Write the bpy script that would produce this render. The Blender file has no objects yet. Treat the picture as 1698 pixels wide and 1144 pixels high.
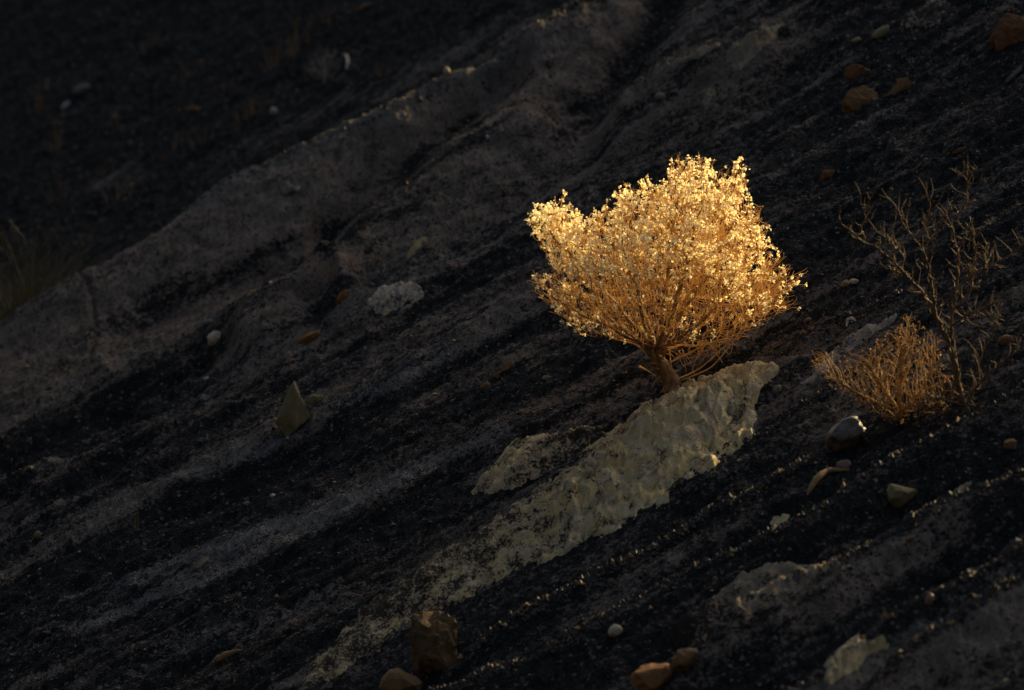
import bpy, math, random
import numpy as np
from mathutils import Vector, Matrix

R = math.radians
sc = bpy.context.scene
COL = sc.collection

# ------------------------------------------------------------------ camera
PW, PH = 1698.0, 1144.0          # size of the photograph in pixels
PITCH = R(8.0)                   # camera looks down a little
DIST = 20.0                      # metres from the camera to the slope at the picture's centre
FPX = DIST * 500.0               # focal length in photo pixels (500 px = 1 m at 20 m)
CAMP = np.array([0.0, -DIST * math.cos(PITCH), DIST * math.sin(PITCH)])
FWD = np.array([0.0, math.cos(PITCH), -math.sin(PITCH)])
UPV = np.array([0.0, math.sin(PITCH), math.cos(PITCH)])
cam = bpy.data.cameras.new('camera')
cam.sensor_width = 36.0
cam.lens = 36.0 * FPX / PW
cam.clip_end = 500.0
cam.dof.use_dof = True
cam.dof.focus_distance = 18.95
cam.dof.aperture_fstop = 3.6
camo = bpy.data.objects.new('camera', cam)
COL.objects.link(camo)
camo.location = CAMP
camo.rotation_euler = (math.pi / 2 - PITCH, 0, 0)
sc.camera = camo

# ------------------------------------------------------------------ sky and sun (low, behind the slope, from the upper right)
SUN_AZ, SUN_EL = R(42.0), R(24.7)     # azimuth from +Y towards +X
SUNV = np.array([math.cos(SUN_EL) * math.sin(SUN_AZ), math.cos(SUN_EL) * math.cos(SUN_AZ), math.sin(SUN_EL)])
world = bpy.data.worlds.new('World')
sc.world = world
world.use_nodes = True
wn = world.node_tree
bg = wn.nodes['Background']
sky = wn.nodes.new('ShaderNodeTexSky')
sky.sky_type = 'NISHITA'
sky.sun_disc = False
sky.sun_elevation = SUN_EL
sky.sun_rotation = SUN_AZ
sky.dust_density = 4.5      # hazy evening air
sky.air_density = 1.0
sky.ozone_density = 0.0
wn.links.new(sky.outputs[0], bg.inputs[0])
bg.inputs[1].default_value = 0.088
sun = bpy.data.lights.new('sun', 'SUN')
sun.energy = 5.0
sun.angle = R(0.5)
sun.color = (1.0, 0.73, 0.36)
suno = bpy.data.objects.new('sun', sun)
COL.objects.link(suno)
suno.rotation_euler = Vector(SUNV).to_track_quat('Z', 'Y').to_euler()
suno.location = (8, 6, 8)
sc.view_settings.view_transform = 'Standard'
sc.view_settings.look = 'None'
sc.view_settings.exposure = 1.0
sc.view_settings.gamma = 1.0
sc.cycles.use_denoising = True
sc.cycles.max_bounces = 10
sc.cycles.transparent_max_bounces = 8

# ------------------------------------------------------------------ numeric helpers
def lattice(ix, iy, iz, seed):
    h = (ix.astype(np.int64) * 374761393 + iy.astype(np.int64) * 668265263 + iz.astype(np.int64) * 2147483647 + seed * 974634777) & 0xffffffff
    h = ((h ^ (h >> 13)) * 1274126177) & 0xffffffff
    h = ((h ^ (h >> 16)) * 2246822519) & 0xffffffff
    return ((h ^ (h >> 15)) & 0xffffff) / float(0xffffff) * 2 - 1

def noise2(x, y, seed=0):
    x = np.asarray(x, float); y = np.asarray(y, float)
    ix = np.floor(x); iy = np.floor(y)
    fx = x - ix; fy = y - iy
    ux = fx * fx * fx * (fx * (fx * 6 - 15) + 10); uy = fy * fy * fy * (fy * (fy * 6 - 15) + 10)
    z = np.zeros_like(ix)
    a = lattice(ix, iy, z, seed); b = lattice(ix + 1, iy, z, seed)
    c = lattice(ix, iy + 1, z, seed); d = lattice(ix + 1, iy + 1, z, seed)
    return (a * (1 - ux) + b * ux) * (1 - uy) + (c * (1 - ux) + d * ux) * uy

def fbm2(x, y, oct=4, seed=0, gain=0.5):
    s = 0; a = 1.0; t = 0
    for o in range(oct):
        s = s + a * noise2(x * 2 ** o + o * 17.3, y * 2 ** o - o * 9.1, seed + o * 31); t += a; a *= gain
    return s / t

def worley2(x, y, seed=0):
    ix = np.floor(x); iy = np.floor(y); d1 = np.full(x.shape, 9.0); d2 = np.full(x.shape, 9.0); val = np.zeros(x.shape); z = np.zeros_like(ix)
    for a in (-1, 0, 1):
        for b in (-1, 0, 1):
            cx = ix + a; cy = iy + b
            qx = cx + 0.5 + 0.45 * lattice(cx, cy, z, seed); qy = cy + 0.5 + 0.45 * lattice(cx, cy, z + 1, seed)
            d = np.hypot(x - qx, y - qy); v = lattice(cx, cy, z + 2, seed)
            m = d < d1
            d2 = np.where(m, d1, np.minimum(d2, d)); val = np.where(m, v, val); d1 = np.where(m, d, d1)
    return d1, d2, val

def noise3(p, seed=0):
    i = np.floor(p); f = p - i
    u = f * f * f * (f * (f * 6 - 15) + 10)
    s = 0
    for dx in (0, 1):
        for dy in (0, 1):
            for dz in (0, 1):
                w = (u[:, 0] if dx else 1 - u[:, 0]) * (u[:, 1] if dy else 1 - u[:, 1]) * (u[:, 2] if dz else 1 - u[:, 2])
                s = s + w * lattice(i[:, 0] + dx, i[:, 1] + dy, i[:, 2] + dz, seed)
    return s

def sstep(a, b, x):
    t = np.clip((x - a) / (b - a), 0, 1)
    return t * t * (3 - 2 * t)

SA, SB = 0.45, 0.20              # the slope plane z = SA x + SB y
def project(x, y, z):
    dx = x - CAMP[0]; dy = y - CAMP[1]; dz = z - CAMP[2]
    f = dy * FWD[1] + dz * FWD[2]; u = dy * UPV[1] + dz * UPV[2]
    return PW / 2 + FPX * dx / f, PH / 2 - FPX * u / f

def dist_poly(px, py, pts):
    """unsigned distance to a polyline and signed vertical offset above it"""
    best = np.full(px.shape, 1e9); pts = np.array(pts, float)
    for (x0, y0), (x1, y1) in zip(pts[:-1], pts[1:]):
        vx, vy = x1 - x0, y1 - y0
        t = np.clip(((px - x0) * vx + (py - y0) * vy) / (vx * vx + vy * vy), 0, 1)
        best = np.minimum(best, np.hypot(px - x0 - t * vx, py - y0 - t * vy))
    return best

def above(px, py, pts):
    """pixels above the line at that column, measured square to it"""
    p = np.array(sorted(pts), float)
    return np.interp(px, p[:, 0], p[:, 1]) - py

def endfade(px, pts, f=60.0):
    p = np.array(sorted(pts), float)
    return sstep(p[0, 0] - f, p[0, 0] + f, px) * (1 - sstep(p[-1, 0] - f, p[-1, 0] + f, px))

def poly_sd(px, py, pts):
    """signed distance to a closed outline, positive inside"""
    pts = list(pts)
    d = dist_poly(px, py, pts + [pts[0]])
    ins = np.zeros(px.shape, bool); n = len(pts)
    for i in range(n):
        (x0, y0), (x1, y1) = pts[i], pts[(i + 1) % n]
        c = (y0 > py) != (y1 > py)
        with np.errstate(divide='ignore', invalid='ignore'):
            xi = (x1 - x0) * (py - y0) / ((y1 - y0) if y1 != y0 else 1e-9) + x0
        ins ^= c & (px < xi)
    return np.where(ins, d, -d)

# ------------------------------------------------------------------ materials
def newmat(name):
    m = bpy.data.materials.new(name); m.use_nodes = True
    nt = m.node_tree; nt.nodes.clear()
    out = nt.nodes.new('ShaderNodeOutputMaterial')
    return m, nt, out

class NB:
    def __init__(s, nt): s.nt = nt
    def n(s, t, **k):
        nd = s.nt.nodes.new(t)
        for a, b in k.items(): setattr(nd, a, b)
        return nd
    def l(s, a, b): s.nt.links.new(a, b)
    def attr(s, name): return s.n('ShaderNodeAttribute', attribute_name=name).outputs['Fac']
    def mix(s, f, a, b, mode='MIX'):
        m = s.n('ShaderNodeMix', data_type='RGBA', blend_type=mode)
        for sock, v in ((m.inputs[0], f), (m.inputs[6], a), (m.inputs[7], b)):
            if hasattr(v, 'is_linked'): s.l(v, sock)
            elif isinstance(v, (int, float)): sock.default_value = v
            else: sock.default_value = (*v, 1)
        return m.outputs[2]
    def math(s, op, a, b=None, clamp=False):
        m = s.n('ShaderNodeMath', operation=op, use_clamp=clamp)
        for sock, v in ((m.inputs[0], a), (m.inputs[1], b)):
            if v is None: continue
            if hasattr(v, 'is_linked'): s.l(v, sock)
            else: sock.default_value = v
        return m.outputs[0]
    def noise(s, vec, scale, detail=4, rough=0.6):
        t = s.n('ShaderNodeTexNoise'); t.inputs['Scale'].default_value = scale
        t.inputs['Detail'].default_value = detail; t.inputs['Roughness'].default_value = rough
        s.l(vec, t.inputs['Vector']); return t.outputs['Fac']
    def voro(s, vec, scale, out='Color', feature='F1'):
        t = s.n('ShaderNodeTexVoronoi', feature=feature); t.inputs['Scale'].default_value = scale
        s.l(vec, t.inputs['Vector']); return t.outputs[out]
    def ramp(s, f, lo, hi):
        m = s.n('ShaderNodeMapRange', clamp=True, interpolation_type='SMOOTHSTEP')
        s.l(f, m.inputs[0]); m.inputs[1].default_value = lo; m.inputs[2].default_value = hi
        return m.outputs[0]
    def sep(s, c):
        m = s.n('ShaderNodeSeparateColor'); s.l(c, m.inputs[0]); return m.outputs[0]
    def coord(s): return s.n('ShaderNodeTexCoord').outputs['Object']
    def bump(s, h, dist, strength=1.0, normal=None):
        b = s.n('ShaderNodeBump'); b.inputs['Strength'].default_value = strength; b.inputs['Distance'].default_value = dist
        s.l(h, b.inputs['Height'])
        if normal is not None: s.l(normal, b.inputs['Normal'])
        return b.outputs['Normal']
    def bsdf(s, col, rough, normal=None, spec=0.3, out=None):
        b = s.n('ShaderNodeBsdfPrincipled'); s.l(col, b.inputs['Base Color'])
        if hasattr(rough, 'is_linked'): s.l(rough, b.inputs['Roughness'])
        else: b.inputs['Roughness'].default_value = rough
        b.inputs['Specular IOR Level'].default_value = spec
        if normal is not None: s.l(normal, b.inputs['Normal'])
        if out is not None: s.l(b.outputs[0], out.inputs[0])
        return b

def ground_material():
    m, nt, out = newmat('shale_ground'); g = NB(nt)
    co = g.coord()
    clay = g.attr('clay'); blue = g.attr('blue'); warm = g.attr('warm')
    claycol = g.mix(blue, (0.132, 0.103, 0.075), (0.102, 0.112, 0.110))
    claycol = g.mix(warm, claycol, (0.17, 0.115, 0.06))
    nb = g.noise(co, 9.0, 5)
    claycol = g.mix(g.ramp(nb, 0.3, 0.75), g.mix(0.5, claycol, (0.02, 0.016, 0.014)), g.mix(0.3, claycol, (0.20, 0.155, 0.12)))
    # dark grit: grains of slightly different tone
    vc = g.sep(g.voro(co, 170.0))
    grit = g.mix(vc, (0.0025, 0.0034, 0.0038), (0.0165, 0.0180, 0.0178))
    pale = g.ramp(g.sep(g.voro(co, 95.0)), 0.972, 0.98)
    grit = g.mix(g.math('MULTIPLY', pale, 0.35), grit, (0.25, 0.22, 0.18))
    # how the clay breaks up into grit
    n1 = g.noise(co, 70.0, 6, 0.7)
    n2 = g.noise(co, 22.0, 4, 0.65)
    edge = g.math('ADD', clay, g.math('ADD', g.math('MULTIPLY', g.math('SUBTRACT', n1, 0.5), 2.4), g.math('MULTIPLY', g.math('SUBTRACT', n2, 0.5), 1.7)))
    fac = g.ramp(edge, 0.18, 0.82)
    col = g.mix(fac, grit, claycol)
    # loose black specks lying on the clay
    sp = g.ramp(g.math('ADD', g.math('MULTIPLY', g.noise(co, 75.0, 2, 0.5), 0.75), g.math('MULTIPLY', n2, 0.25)), 0.585, 0.61)
    col = g.mix(g.math('MULTIPLY', sp, 0.85), col, (0.008, 0.008, 0.009))
    fine = g.noise(co, 330.0, 3, 0.7)
    col = g.mix(0.55, col, g.mix(fine, (0.25, 0.25, 0.25), (0.95, 0.95, 0.95)), 'OVERLAY')
    bh = g.math('ADD', g.math('MULTIPLY', n1, 0.8), g.math('ADD', g.math('MULTIPLY', g.voro(co, 150.0, 'Distance'), 0.7), g.math('MULTIPLY', fine, 0.35)))
    nrm = g.bump(bh, 0.012, 1.0)
    g.bsdf(col, 0.95, nrm, 0.04, out)
    return m

def outcrop_material(name, base, second, dirt=0.5):
    m, nt, out = newmat(name); g = NB(nt)
    co = g.coord()
    da = g.attr('dirt')
    nb = g.noise(co, 11.0, 5)
    col = g.mix(g.ramp(nb, 0.35, 0.7), base, second)
    n3 = g.noise(co, 24.0, 4)
    col = g.mix(g.math('MULTIPLY', g.ramp(n3, 0.52, 0.68), 0.6), col, (0.44, 0.29, 0.095))
    n4 = g.noise(co, 19.0, 5)
    col = g.mix(g.math('MULTIPLY', g.ramp(n4, 0.52, 0.66), 0.55), col, (0.25, 0.205, 0.175))
    n1 = g.noise(co, 105.0, 6, 0.75)
    n2 = g.noise(co, 16.0, 4, 0.6)
    e = g.math('ADD', g.math('MULTIPLY', n1, 0.75), g.math('ADD', g.math('MULTIPLY', n2, 0.5), g.math('MULTIPLY', da, 0.27)))
    soil = g.ramp(g.math('ADD', g.math('MULTIPLY', n2, 0.9), g.math('MULTIPLY', da, 0.6)), 0.55, 0.95)
    col = g.mix(g.math('MULTIPLY', soil, 0.6), col, (0.32, 0.255, 0.20))
    crk = g.math('SUBTRACT', 1.0, g.ramp(g.voro(g.mix(0.12, co, g.n('ShaderNodeTexNoise').outputs['Color']), 13.0, 'Distance', 'DISTANCE_TO_EDGE'), 0.0, 0.035))
    crk = g.math('MULTIPLY', crk, g.ramp(n2, 0.45, 0.6))
    col = g.mix(g.math('MULTIPLY', crk, 0.85), col, (0.03, 0.024, 0.02))
    sp = g.ramp(e, 0.725, 0.81)
    col = g.mix(g.math('MULTIPLY', sp, 0.92), col, (0.012, 0.011, 0.011))
    fine = g.noise(co, 380.0, 4, 0.75)
    col = g.mix(0.75, col, g.mix(g.ramp(fine, 0.25, 0.75), (0.2, 0.2, 0.2), (0.8, 0.8, 0.8)), 'OVERLAY')
    bh = g.math('ADD', g.math('MULTIPLY', n1, 1.0), g.math('MULTIPLY', fine, 0.6))
    nrm = g.bump(bh, 0.014, 1.0)
    g.bsdf(col, 0.95, nrm, 0.05, out)
    return m

_rm = {}
def rock_material(base, second, rough=0.9, spec=0.12, scale=30.0, bump=0.006):
    key = (base, second, rough, spec)
    if key in _rm: return _rm[key]
    m, nt, out = newmat('rock'); g = NB(nt); co = g.coord()
    n1 = g.noise(co, scale, 6, 0.65); n2 = g.noise(co, scale * 6, 4, 0.7)
    col = g.mix(g.ramp(n1, 0.32, 0.7), base, second)
    dk = g.ramp(g.math('ADD', g.math('MULTIPLY', n2, 0.6), g.math('MULTIPLY', n1, 0.4)), 0.56, 0.66)
    col = g.mix(g.math('MULTIPLY', dk, 0.5), col, tuple(0.25 * c for c in base))
    dust = g.ramp(g.noise(co, scale * 2.3, 5, 0.7), 0.5, 0.72)      # a film of grey dust
    if rough > 0.5: col = g.mix(g.math('MULTIPLY', dust, 0.45), col, (0.10, 0.085, 0.07)); rough = max(rough, 0.85); spec = min(spec, 0.15)
    nrm = g.bump(g.math('ADD', n1, g.math('MULTIPLY', n2, 0.5)), bump, 0.9)
    g.bsdf(col, rough, nrm, spec, out)
    _rm[key] = m
    return m

def wood_material(name, a, b, transl=0.0):
    m, nt, out = newmat(name); g = NB(nt); co = g.coord()
    n1 = g.noise(co, 45.0, 4); n2 = g.noise(co, 160.0, 3)
    col = g.mix(g.ramp(n1, 0.3, 0.7), a, b)
    nrm = g.bump(n2, 0.002, 0.7)
    bs = g.bsdf(col, 0.75, nrm, 0.15)
    if transl > 0:
        t = g.n('ShaderNodeBsdfTranslucent'); g.l(col, t.inputs[0])
        mx = g.n('ShaderNodeMixShader'); mx.inputs[0].default_value = transl
        g.l(bs.outputs[0], mx.inputs[1]); g.l(t.outputs[0], mx.inputs[2]); g.l(mx.outputs[0], out.inputs[0])
    else:
        g.l(bs.outputs[0], out.inputs[0])
    return m

def leaf_material(name, d1, d2, t1, t2, transl=0.5, rough=0.5):
    m, nt, out = newmat(name); g = NB(nt)
    r = g.attr('tone')
    dc = g.mix(r, d1, d2); tc = g.mix(r, t1, t2)
    bs = g.bsdf(dc, rough, None, 0.3)
    t = g.n('ShaderNodeBsdfTranslucent'); g.l(tc, t.inputs[0])
    mx = g.n('ShaderNodeMixShader'); mx.inputs[0].default_value = transl
    g.l(bs.outputs[0], mx.inputs[1]); g.l(t.outputs[0], mx.inputs[2]); g.l(mx.outputs[0], out.inputs[0])
    return m

# ------------------------------------------------------------------ object helpers
def mesh_np(name, verts, faces, mat, attrs=None, smooth=True):
    """verts (N,3), faces (M,k) arrays with one k"""
    me = bpy.data.meshes.new(name)
    verts = np.asarray(verts, np.float32); faces = np.asarray(faces, np.int32)
    k = faces.shape[1]
    me.vertices.add(len(verts)); me.vertices.foreach_set('co', verts.ravel())
    me.loops.add(faces.size); me.loops.foreach_set('vertex_index', faces.ravel())
    me.polygons.add(len(faces))
    me.polygons.foreach_set('loop_start', np.arange(0, faces.size, k, dtype=np.int32))
    me.polygons.foreach_set('loop_total', np.full(len(faces), k, np.int32))
    me.polygons.foreach_set('use_smooth', np.full(len(faces), smooth, bool))
    me.update(calc_edges=True)
    for an, av in (attrs or {}).items():
        a = me.attributes.new(an, 'FLOAT', 'POINT'); a.data.foreach_set('value', np.asarray(av, np.float32).ravel())
    me.materials.append(mat)
    return me

def link(name, me, parent=None, **props):
    o = bpy.data.objects.new(name, me); COL.objects.link(o)
    if parent is not None: o.parent = parent
    for k, v in props.items():
        if v is not None: o[k] = v
    return o

def empty(name, loc, **props):
    o = bpy.data.objects.new(name, None); COL.objects.link(o); o.location = loc
    o.empty_display_size = 0.05
    for k, v in props.items():
        if v is not None: o[k] = v
    return o

def gridfaces(nu, nv):
    i = np.arange(nu * nv).reshape(nu, nv)
    return np.stack([i[:-1, :-1], i[1:, :-1], i[1:, 1:], i[:-1, 1:]], -1).reshape(-1, 4)

# ------------------------------------------------------------------ the slope
SHEAR = 1.32                     # the sheet runs along y + SHEAR x so that it follows the lie of the slope
CREST_A = [(-700, 950), (-300, 720), (0, 548), (60, 520), (130, 487), (220, 440), (300, 392), (390, 322), (440, 298), (490, 275), (600, 222), (700, 172), (800, 118), (900, 60), (1000, 2), (1100, -60), (1500, -300), (2200, -720)]

def macro(x, y):
    """large relief shared by the fine sheet and the surrounding terrain"""
    px, py = project(x, y, SA * x + SB * y)
    d = above(px, py, CREST_A)
    D = np.interp(px, [-400, 0, 500, 900, 1300, 1900], [0.62, 0.60, 0.50, 0.36, 0.25, 0.0])
    h = -D * (1 - np.exp(-np.maximum(d, 0) / 55.0))
    h = h + 0.075 * np.exp(-(d / np.where(d > 0, 14.0, 60.0)) ** 2) * endfade(px, [(0, 0), (1050, 0)], 150)
    return h, px, py, d

# rim-lit ribs in the lower right: crest lines in the photograph, height, width
RIBS = [
    ([(1105, 815), (1160, 782), (1220, 746), (1285, 706), (1335, 671), (1372, 648), (1420, 610)], 0.034, 30),
    ([(1300, 577), (1357, 541), (1430, 517), (1480, 490), (1515, 472)], 0.034, 26),
    ([(760, 1085), (868, 1025), (940, 985), (1000, 948), (1088, 913), (1140, 884), (1190, 846), (1229, 829), (1300, 790), (1360, 752)], 0.05, 45),
    ([(620, 1200), (765, 1143), (898, 1086), (960, 1045), (1000, 1028), (1070, 988), (1132, 957), (1220, 922), (1326, 869), (1366, 847), (1440, 790), (1520, 742), (1600, 700), (1698, 640), (1780, 590)], 0.065, 45),
    ([(1060, 1130), (1163, 1072), (1264, 1012), (1322, 979), (1440, 917), (1500, 880), (1573, 838), (1640, 815), (1698, 792), (1800, 740)], 0.075, 50),
    ([(1250, 1190), (1335, 1142), (1396, 1107), (1485, 1036), (1550, 992), (1610, 955), (1660, 922), (1698, 895), (1800, 840)], 0.10, 60),
    ([(1400, 1200), (1500, 1120), (1600, 1050), (1698, 985), (1800, 920)], 0.05, 50),
    ([(500, 1040), (640, 975), (760, 925), (880, 885)], 0.0, 40),
]
TROUGHS = [
    ([(840, 175), (750, 245), (690, 290), (640, 325), (590, 365), (548, 405)], 0.17, 27),
    ([(1135, 0), (1085, 60), (1040, 120), (1000, 175), (930, 235)], 0.17, 38),
    ([(215, 735), (170, 770), (135, 800), (110, 815)], 0.17, 20),
    ([(860, 505), (770, 548), (690, 590), (590, 645), (520, 690)], 0.014, 9),
    ([(560, 440), (553, 470), (540, 500), (520, 525)], 0.035, 18),
    ([(0, 800), (80, 750), (160, 700), (290, 640), (380, 600)], 0.07, 26),
    ([(540, 500), (440, 545), (330, 590)], 0.04, 22),
    ([(560, 740), (470, 790), (380, 830), (250, 885)], 0.04, 20),
    ([(980, 250), (900, 300), (820, 370), (760, 420)], 0.06, 30),
    ([(1330, 130), (1250, 200), (1150, 260)], 0.05, 40),
]
CRESTS = [
    ([(930, 175), (850, 205), (760, 255), (700, 300), (640, 338), (590, 378), (545, 425)], 0.08, 30),
    ([(555, 440), (500, 455), (450, 485), (400, 515)], 0.10, 34),
    ([(260, 700), (200, 725), (140, 765), (60, 795), (0, 800)], 0.05, 22),
    ([(1260, 60), (1180, 85), (1120, 100), (1085, 118), (1040, 150)], 0.06, 24),
    ([(870, 512), (780, 558), (700, 603), (600, 655), (520, 702)], 0.016, 11),
    ([(90, 520), (130, 505), (150, 540), (158, 590)], 0.012, 18),
    ([(900, 165), (800, 205), (700, 245)], 0.02, 40),
]
# strips of clay (polyline, half width px, clay amount, blue amount)
STRIPS = [
    ([(0, 590), (150, 500), (300, 420), (420, 340), (560, 270), (700, 200), (860, 110), (1010, 40), (1120, -30)], 60, 1.0, 0.25),
    ([(0, 660), (150, 600), (300, 540), (430, 500), (520, 470)], 70, 0.55, 0.15),
    ([(540, 420), (620, 360), (720, 290), (860, 220), (980, 160)], 38, 0.6, 0.2),
    ([(520, 700), (620, 645), (740, 580), (870, 500)], 14, 0.8, 0.9),
    ([(60, 1000), (200, 960), (330, 920), (440, 885), (560, 835), (700, 780), (840, 715)], 20, 0.7, 0.95),
    ([(0, 1080), (140, 1040), (300, 985), (430, 940), (520, 895)], 22, 0.55, 0.9),
    ([(0, 870), (120, 850), (220, 815), (330, 770), (420, 740), (520, 700)], 26, 0.6, 0.5),
    ([(0, 960), (120, 900), (220, 850)], 20, 0.5, 0.5),
    ([(330, 790), (420, 745), (500, 720)], 14, 0.5, 0.9),
    ([(300, 1075), (420, 1030), (560, 985)], 16, 0.5, 0.8),
    ([(120, 385), (300, 335), (450, 265), (600, 195), (740, 125), (880, 65)], 26, 0.85, 0.7),  # skylit band beyond the ridge, its light put into the colour
    ([(700, 420), (800, 330), (900, 270), (1050, 200), (1200, 120), (1300, 50)], 60, 0.45, 0.25),
    ([(1000, 950), (1200, 870), (1400, 770), (1550, 700)], 26, 0.25, 0.1),
    ([(1050, 1100), (1200, 1040), (1350, 990)], 40, 0.35, 0.1),
    ([(1350, 690), (1450, 640), (1600, 560), (1698, 520)], 40, 0.25, 0.0),
    ([(780, 560), (860, 500), (960, 450)], 26, 0.4, 0.3),
    ([(560, 760), (700, 690), (860, 600)], 26, 0.35, 0.1),
]

def sheet(nx, nv, x0, x1, v0, v1):
    X, V = np.meshgrid(np.linspace(x0, x1, nx), np.linspace(v0, v1, nv), indexing='ij')
    return X, V, V - SHEAR * X

FX0, FX1, FV0, FV1 = -2.75, 2.75, -4.6, 7.2
NX, NV = 960, 780
X, V, Y = sheet(NX, NV, FX0, FX1, FV0, FV1)
h, PX, PY, DA = macro(X, Y)
BASEZ = SA * X + SB * Y
S = 0.955 * X + 0.296 * Y        # along the ribs
T = -0.296 * X + 0.955 * Y       # across them
far = sstep(5, 90, DA)
wob = 7 * noise2(S * 4.0, T * 6.0, 5) + 4 * noise2(S * 11.0, T * 14.0, 6)
scale = 500.0
rim = 0
for pts, A, w in RIBS:
    if A == 0: continue
    d = above(PX, PY, [(a, b + A * 560) for a, b in pts]) + wob
    amp = 1.15 * A * endfade(PX, pts, 70) * (1 + 0.2 * noise2(S * 5, T * 2, 11))
    h = h + amp * np.exp(-np.where(d > 0, d / (0.22 * w), d / w) ** 2) - 0.25 * amp * np.exp(-((d - 0.9 * w) / (0.6 * w)) ** 2)
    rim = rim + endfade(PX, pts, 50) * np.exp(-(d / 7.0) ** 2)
for pts, A, w in TROUGHS:
    if A == 0: continue
    d = dist_poly(PX + wob * 0.6, PY + wob * 0.6, [(a, b - A * 330) for a, b in pts])
    h = h - A * np.exp(-(d / w) ** 2)
for pts, A, w in CRESTS:
    d = dist_poly(PX + wob * 0.6, PY + wob * 0.6, [(a, b + A * 400) for a, b in pts])
    h = h + A * np.exp(-(d / w) ** 2)
# broad hollows below the upper ridge
for cx, cy, sx, sy, A in ((470, 405, 140, 36, -0.15), (250, 505, 140, 30, -0.10), (1010, 250, 160, 40, -0.05), (1480, 120, 220, 90, -0.02), (330, 660, 220, 30, -0.02)):
    a = R(-29); dx = PX - cx; dy = PY - cy
    u = dx * math.cos(a) + dy * math.sin(a); w_ = -dx * math.sin(a) + dy * math.cos(a)
    h = h + A * np.exp(-(u / sx) ** 2 - (w_ / sy) ** 2)
# erosion lines down the slope
rill = np.abs(noise2(S * 0.7 + 0.25 * noise2(S * 2, T * 3, 3), T * 5.0, 21))
rill2 = np.abs(noise2(S * 1.6, T * 13.0, 22))
rill3 = noise2(S * 4.0, T * 30.0, 23)
upl = sstep(-330, -150, DA) * sstep(1250, 900, PX)
h = h + (0.030 * rill + 0.012 * rill2 + 0.005 * rill3) * (1 - 0.75 * upl) * (1 - 0.4 * far) * (1 - 0.6 * sstep(-40, 120, (PX - 900) * 0.5 + (PY - 880)))
calm = 1 - 0.6 * sstep(-40, 120, (PX - 900) * 0.5 + (PY - 880))
h = h + calm * (0.022 * fbm2(X * 5, Y * 5, 3, 41) + 0.013 * fbm2(X * 22, Y * 18, 3, 42))
crumb = noise2(X * 70, Y * 45, 51); crumb2 = noise2(X * 150, Y * 62, 52)
h = h + 0.0045 * crumb + 0.004 * crumb2 + 0.012 * np.maximum(0, noise2(X * 44, Y * 34, 53) - 0.5)
# cracks
CRACKS = [[(96, 500), (120, 503), (140, 516), (154, 535), (160, 560), (157, 585), (150, 600)],
          [(1000, 40), (985, 10)], [(1142, 110), (1125, 130), (1108, 146)], [(1100, 160), (1060, 172), (1035, 178)],
          [(980, 210), (1010, 195), (1040, 182)], [(565, 283), (555, 300)]]
for c in CRACKS:
    d = dist_poly(PX + 3 * crumb, PY + 22 + 3 * crumb2, c)
    h = h - 0.02 * np.exp(-(d / 3.2) ** 2)

# what the ground is made of, with some light and shade painted in
clay = 0.32 + 0.30 * noise2(S * 0.8, T * 6.5, 61) + 0.26 * noise2(S * 2.2, T * 18, 62) + 0.22 * noise2(S * 6.0, T * 40, 67) + 0.22 * fbm2(X * 9, Y * 6, 4, 63)
blue = 0.35 + 0.5 * noise2(S * 0.7 + 9, T * 7, 64)
APY = PY - h * 500               # where the relief really shows
for pts, w, c, b in STRIPS:
    g_ = np.exp(-(dist_poly(PX + wob, APY + wob, pts) / w) ** 2)
    clay = clay + c * g_ * 0.62; blue = blue * (1 - g_) + b * g_
for pts, w, c in (([(0, 1010), (130, 935), (250, 870), (350, 830), (420, 790)], 20, 0.6), ([(0, 1115), (200, 1040), (330, 985), (480, 930), (640, 860), (760, 810)], 20, 0.6),
                  ([(560, 770), (700, 705), (850, 640), (980, 590)], 18, 0.5), ([(0, 800), (80, 750), (160, 700), (290, 640)], 24, 0.4), ([(700, 500), (800, 450), (900, 400)], 26, 0.4), ([(620, 1010), (800, 930), (950, 860)], 14, 0.3),  # the strip down the left gully paints its shade darker
                  # shade of the gullies and hollows, painted in as darker ground
                  ([(790, 215), (740, 245), (640, 325), (560, 395), (545, 420)], 20, 0.6), ([(1110, 20), (1060, 90), (1005, 175), (940, 230)], 26, 0.55), ([(562, 460), (540, 500), (515, 530)], 14, 0.45), ([(205, 740), (165, 775), (125, 800)], 17, 0.7), ([(530, 385), (440, 425), (330, 475), (250, 515)], 26, 0.4)):
    clay = clay - c * np.exp(-(dist_poly(PX + wob, APY + wob, pts) / w) ** 2)
clay = clay - 0.8 * sstep(60, 200, DA)
br = sstep(-60, 60, (PX - 900) * 0.5 + (APY - 860))          # below the big outcrop: dark grit
clay = clay - 0.12 * br
tr = sstep(1180, 1420, PX) * sstep(620, 420, APY)
clay = clay - 0.22 * tr
lowmid = np.exp(-((PX - 250) * 0.5 + (APY - 900)) ** 2 / 60.0 ** 2) * sstep(900, 500, PX)
clay = clay - 0.25 * lowmid
warm = np.clip(0.25 * fbm2(X * 3, Y * 3, 3, 66), 0, 1) * 0.5
knob = np.exp(-(np.hypot(PX - 533, (APY - 442) * 1.3) / 26) ** 2)
warm = np.clip(warm + knob * 0.8, 0, 1); clay = clay + 0.4 * knob
bank_c = np.exp(-(dist_poly(PX, APY, [(1430, 1150), (1600, 1090), (1740, 1000)]) / 70) ** 2)
clay = clay + 0.4 * bank_c; warm = np.clip(warm + 0.25 * bank_c, 0, 1)
clay = clay + 0.55 * rim; warm = np.clip(warm + 0.35 * rim, 0, 1)  # rim light painted in: rib crests coloured paler and warmer
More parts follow.
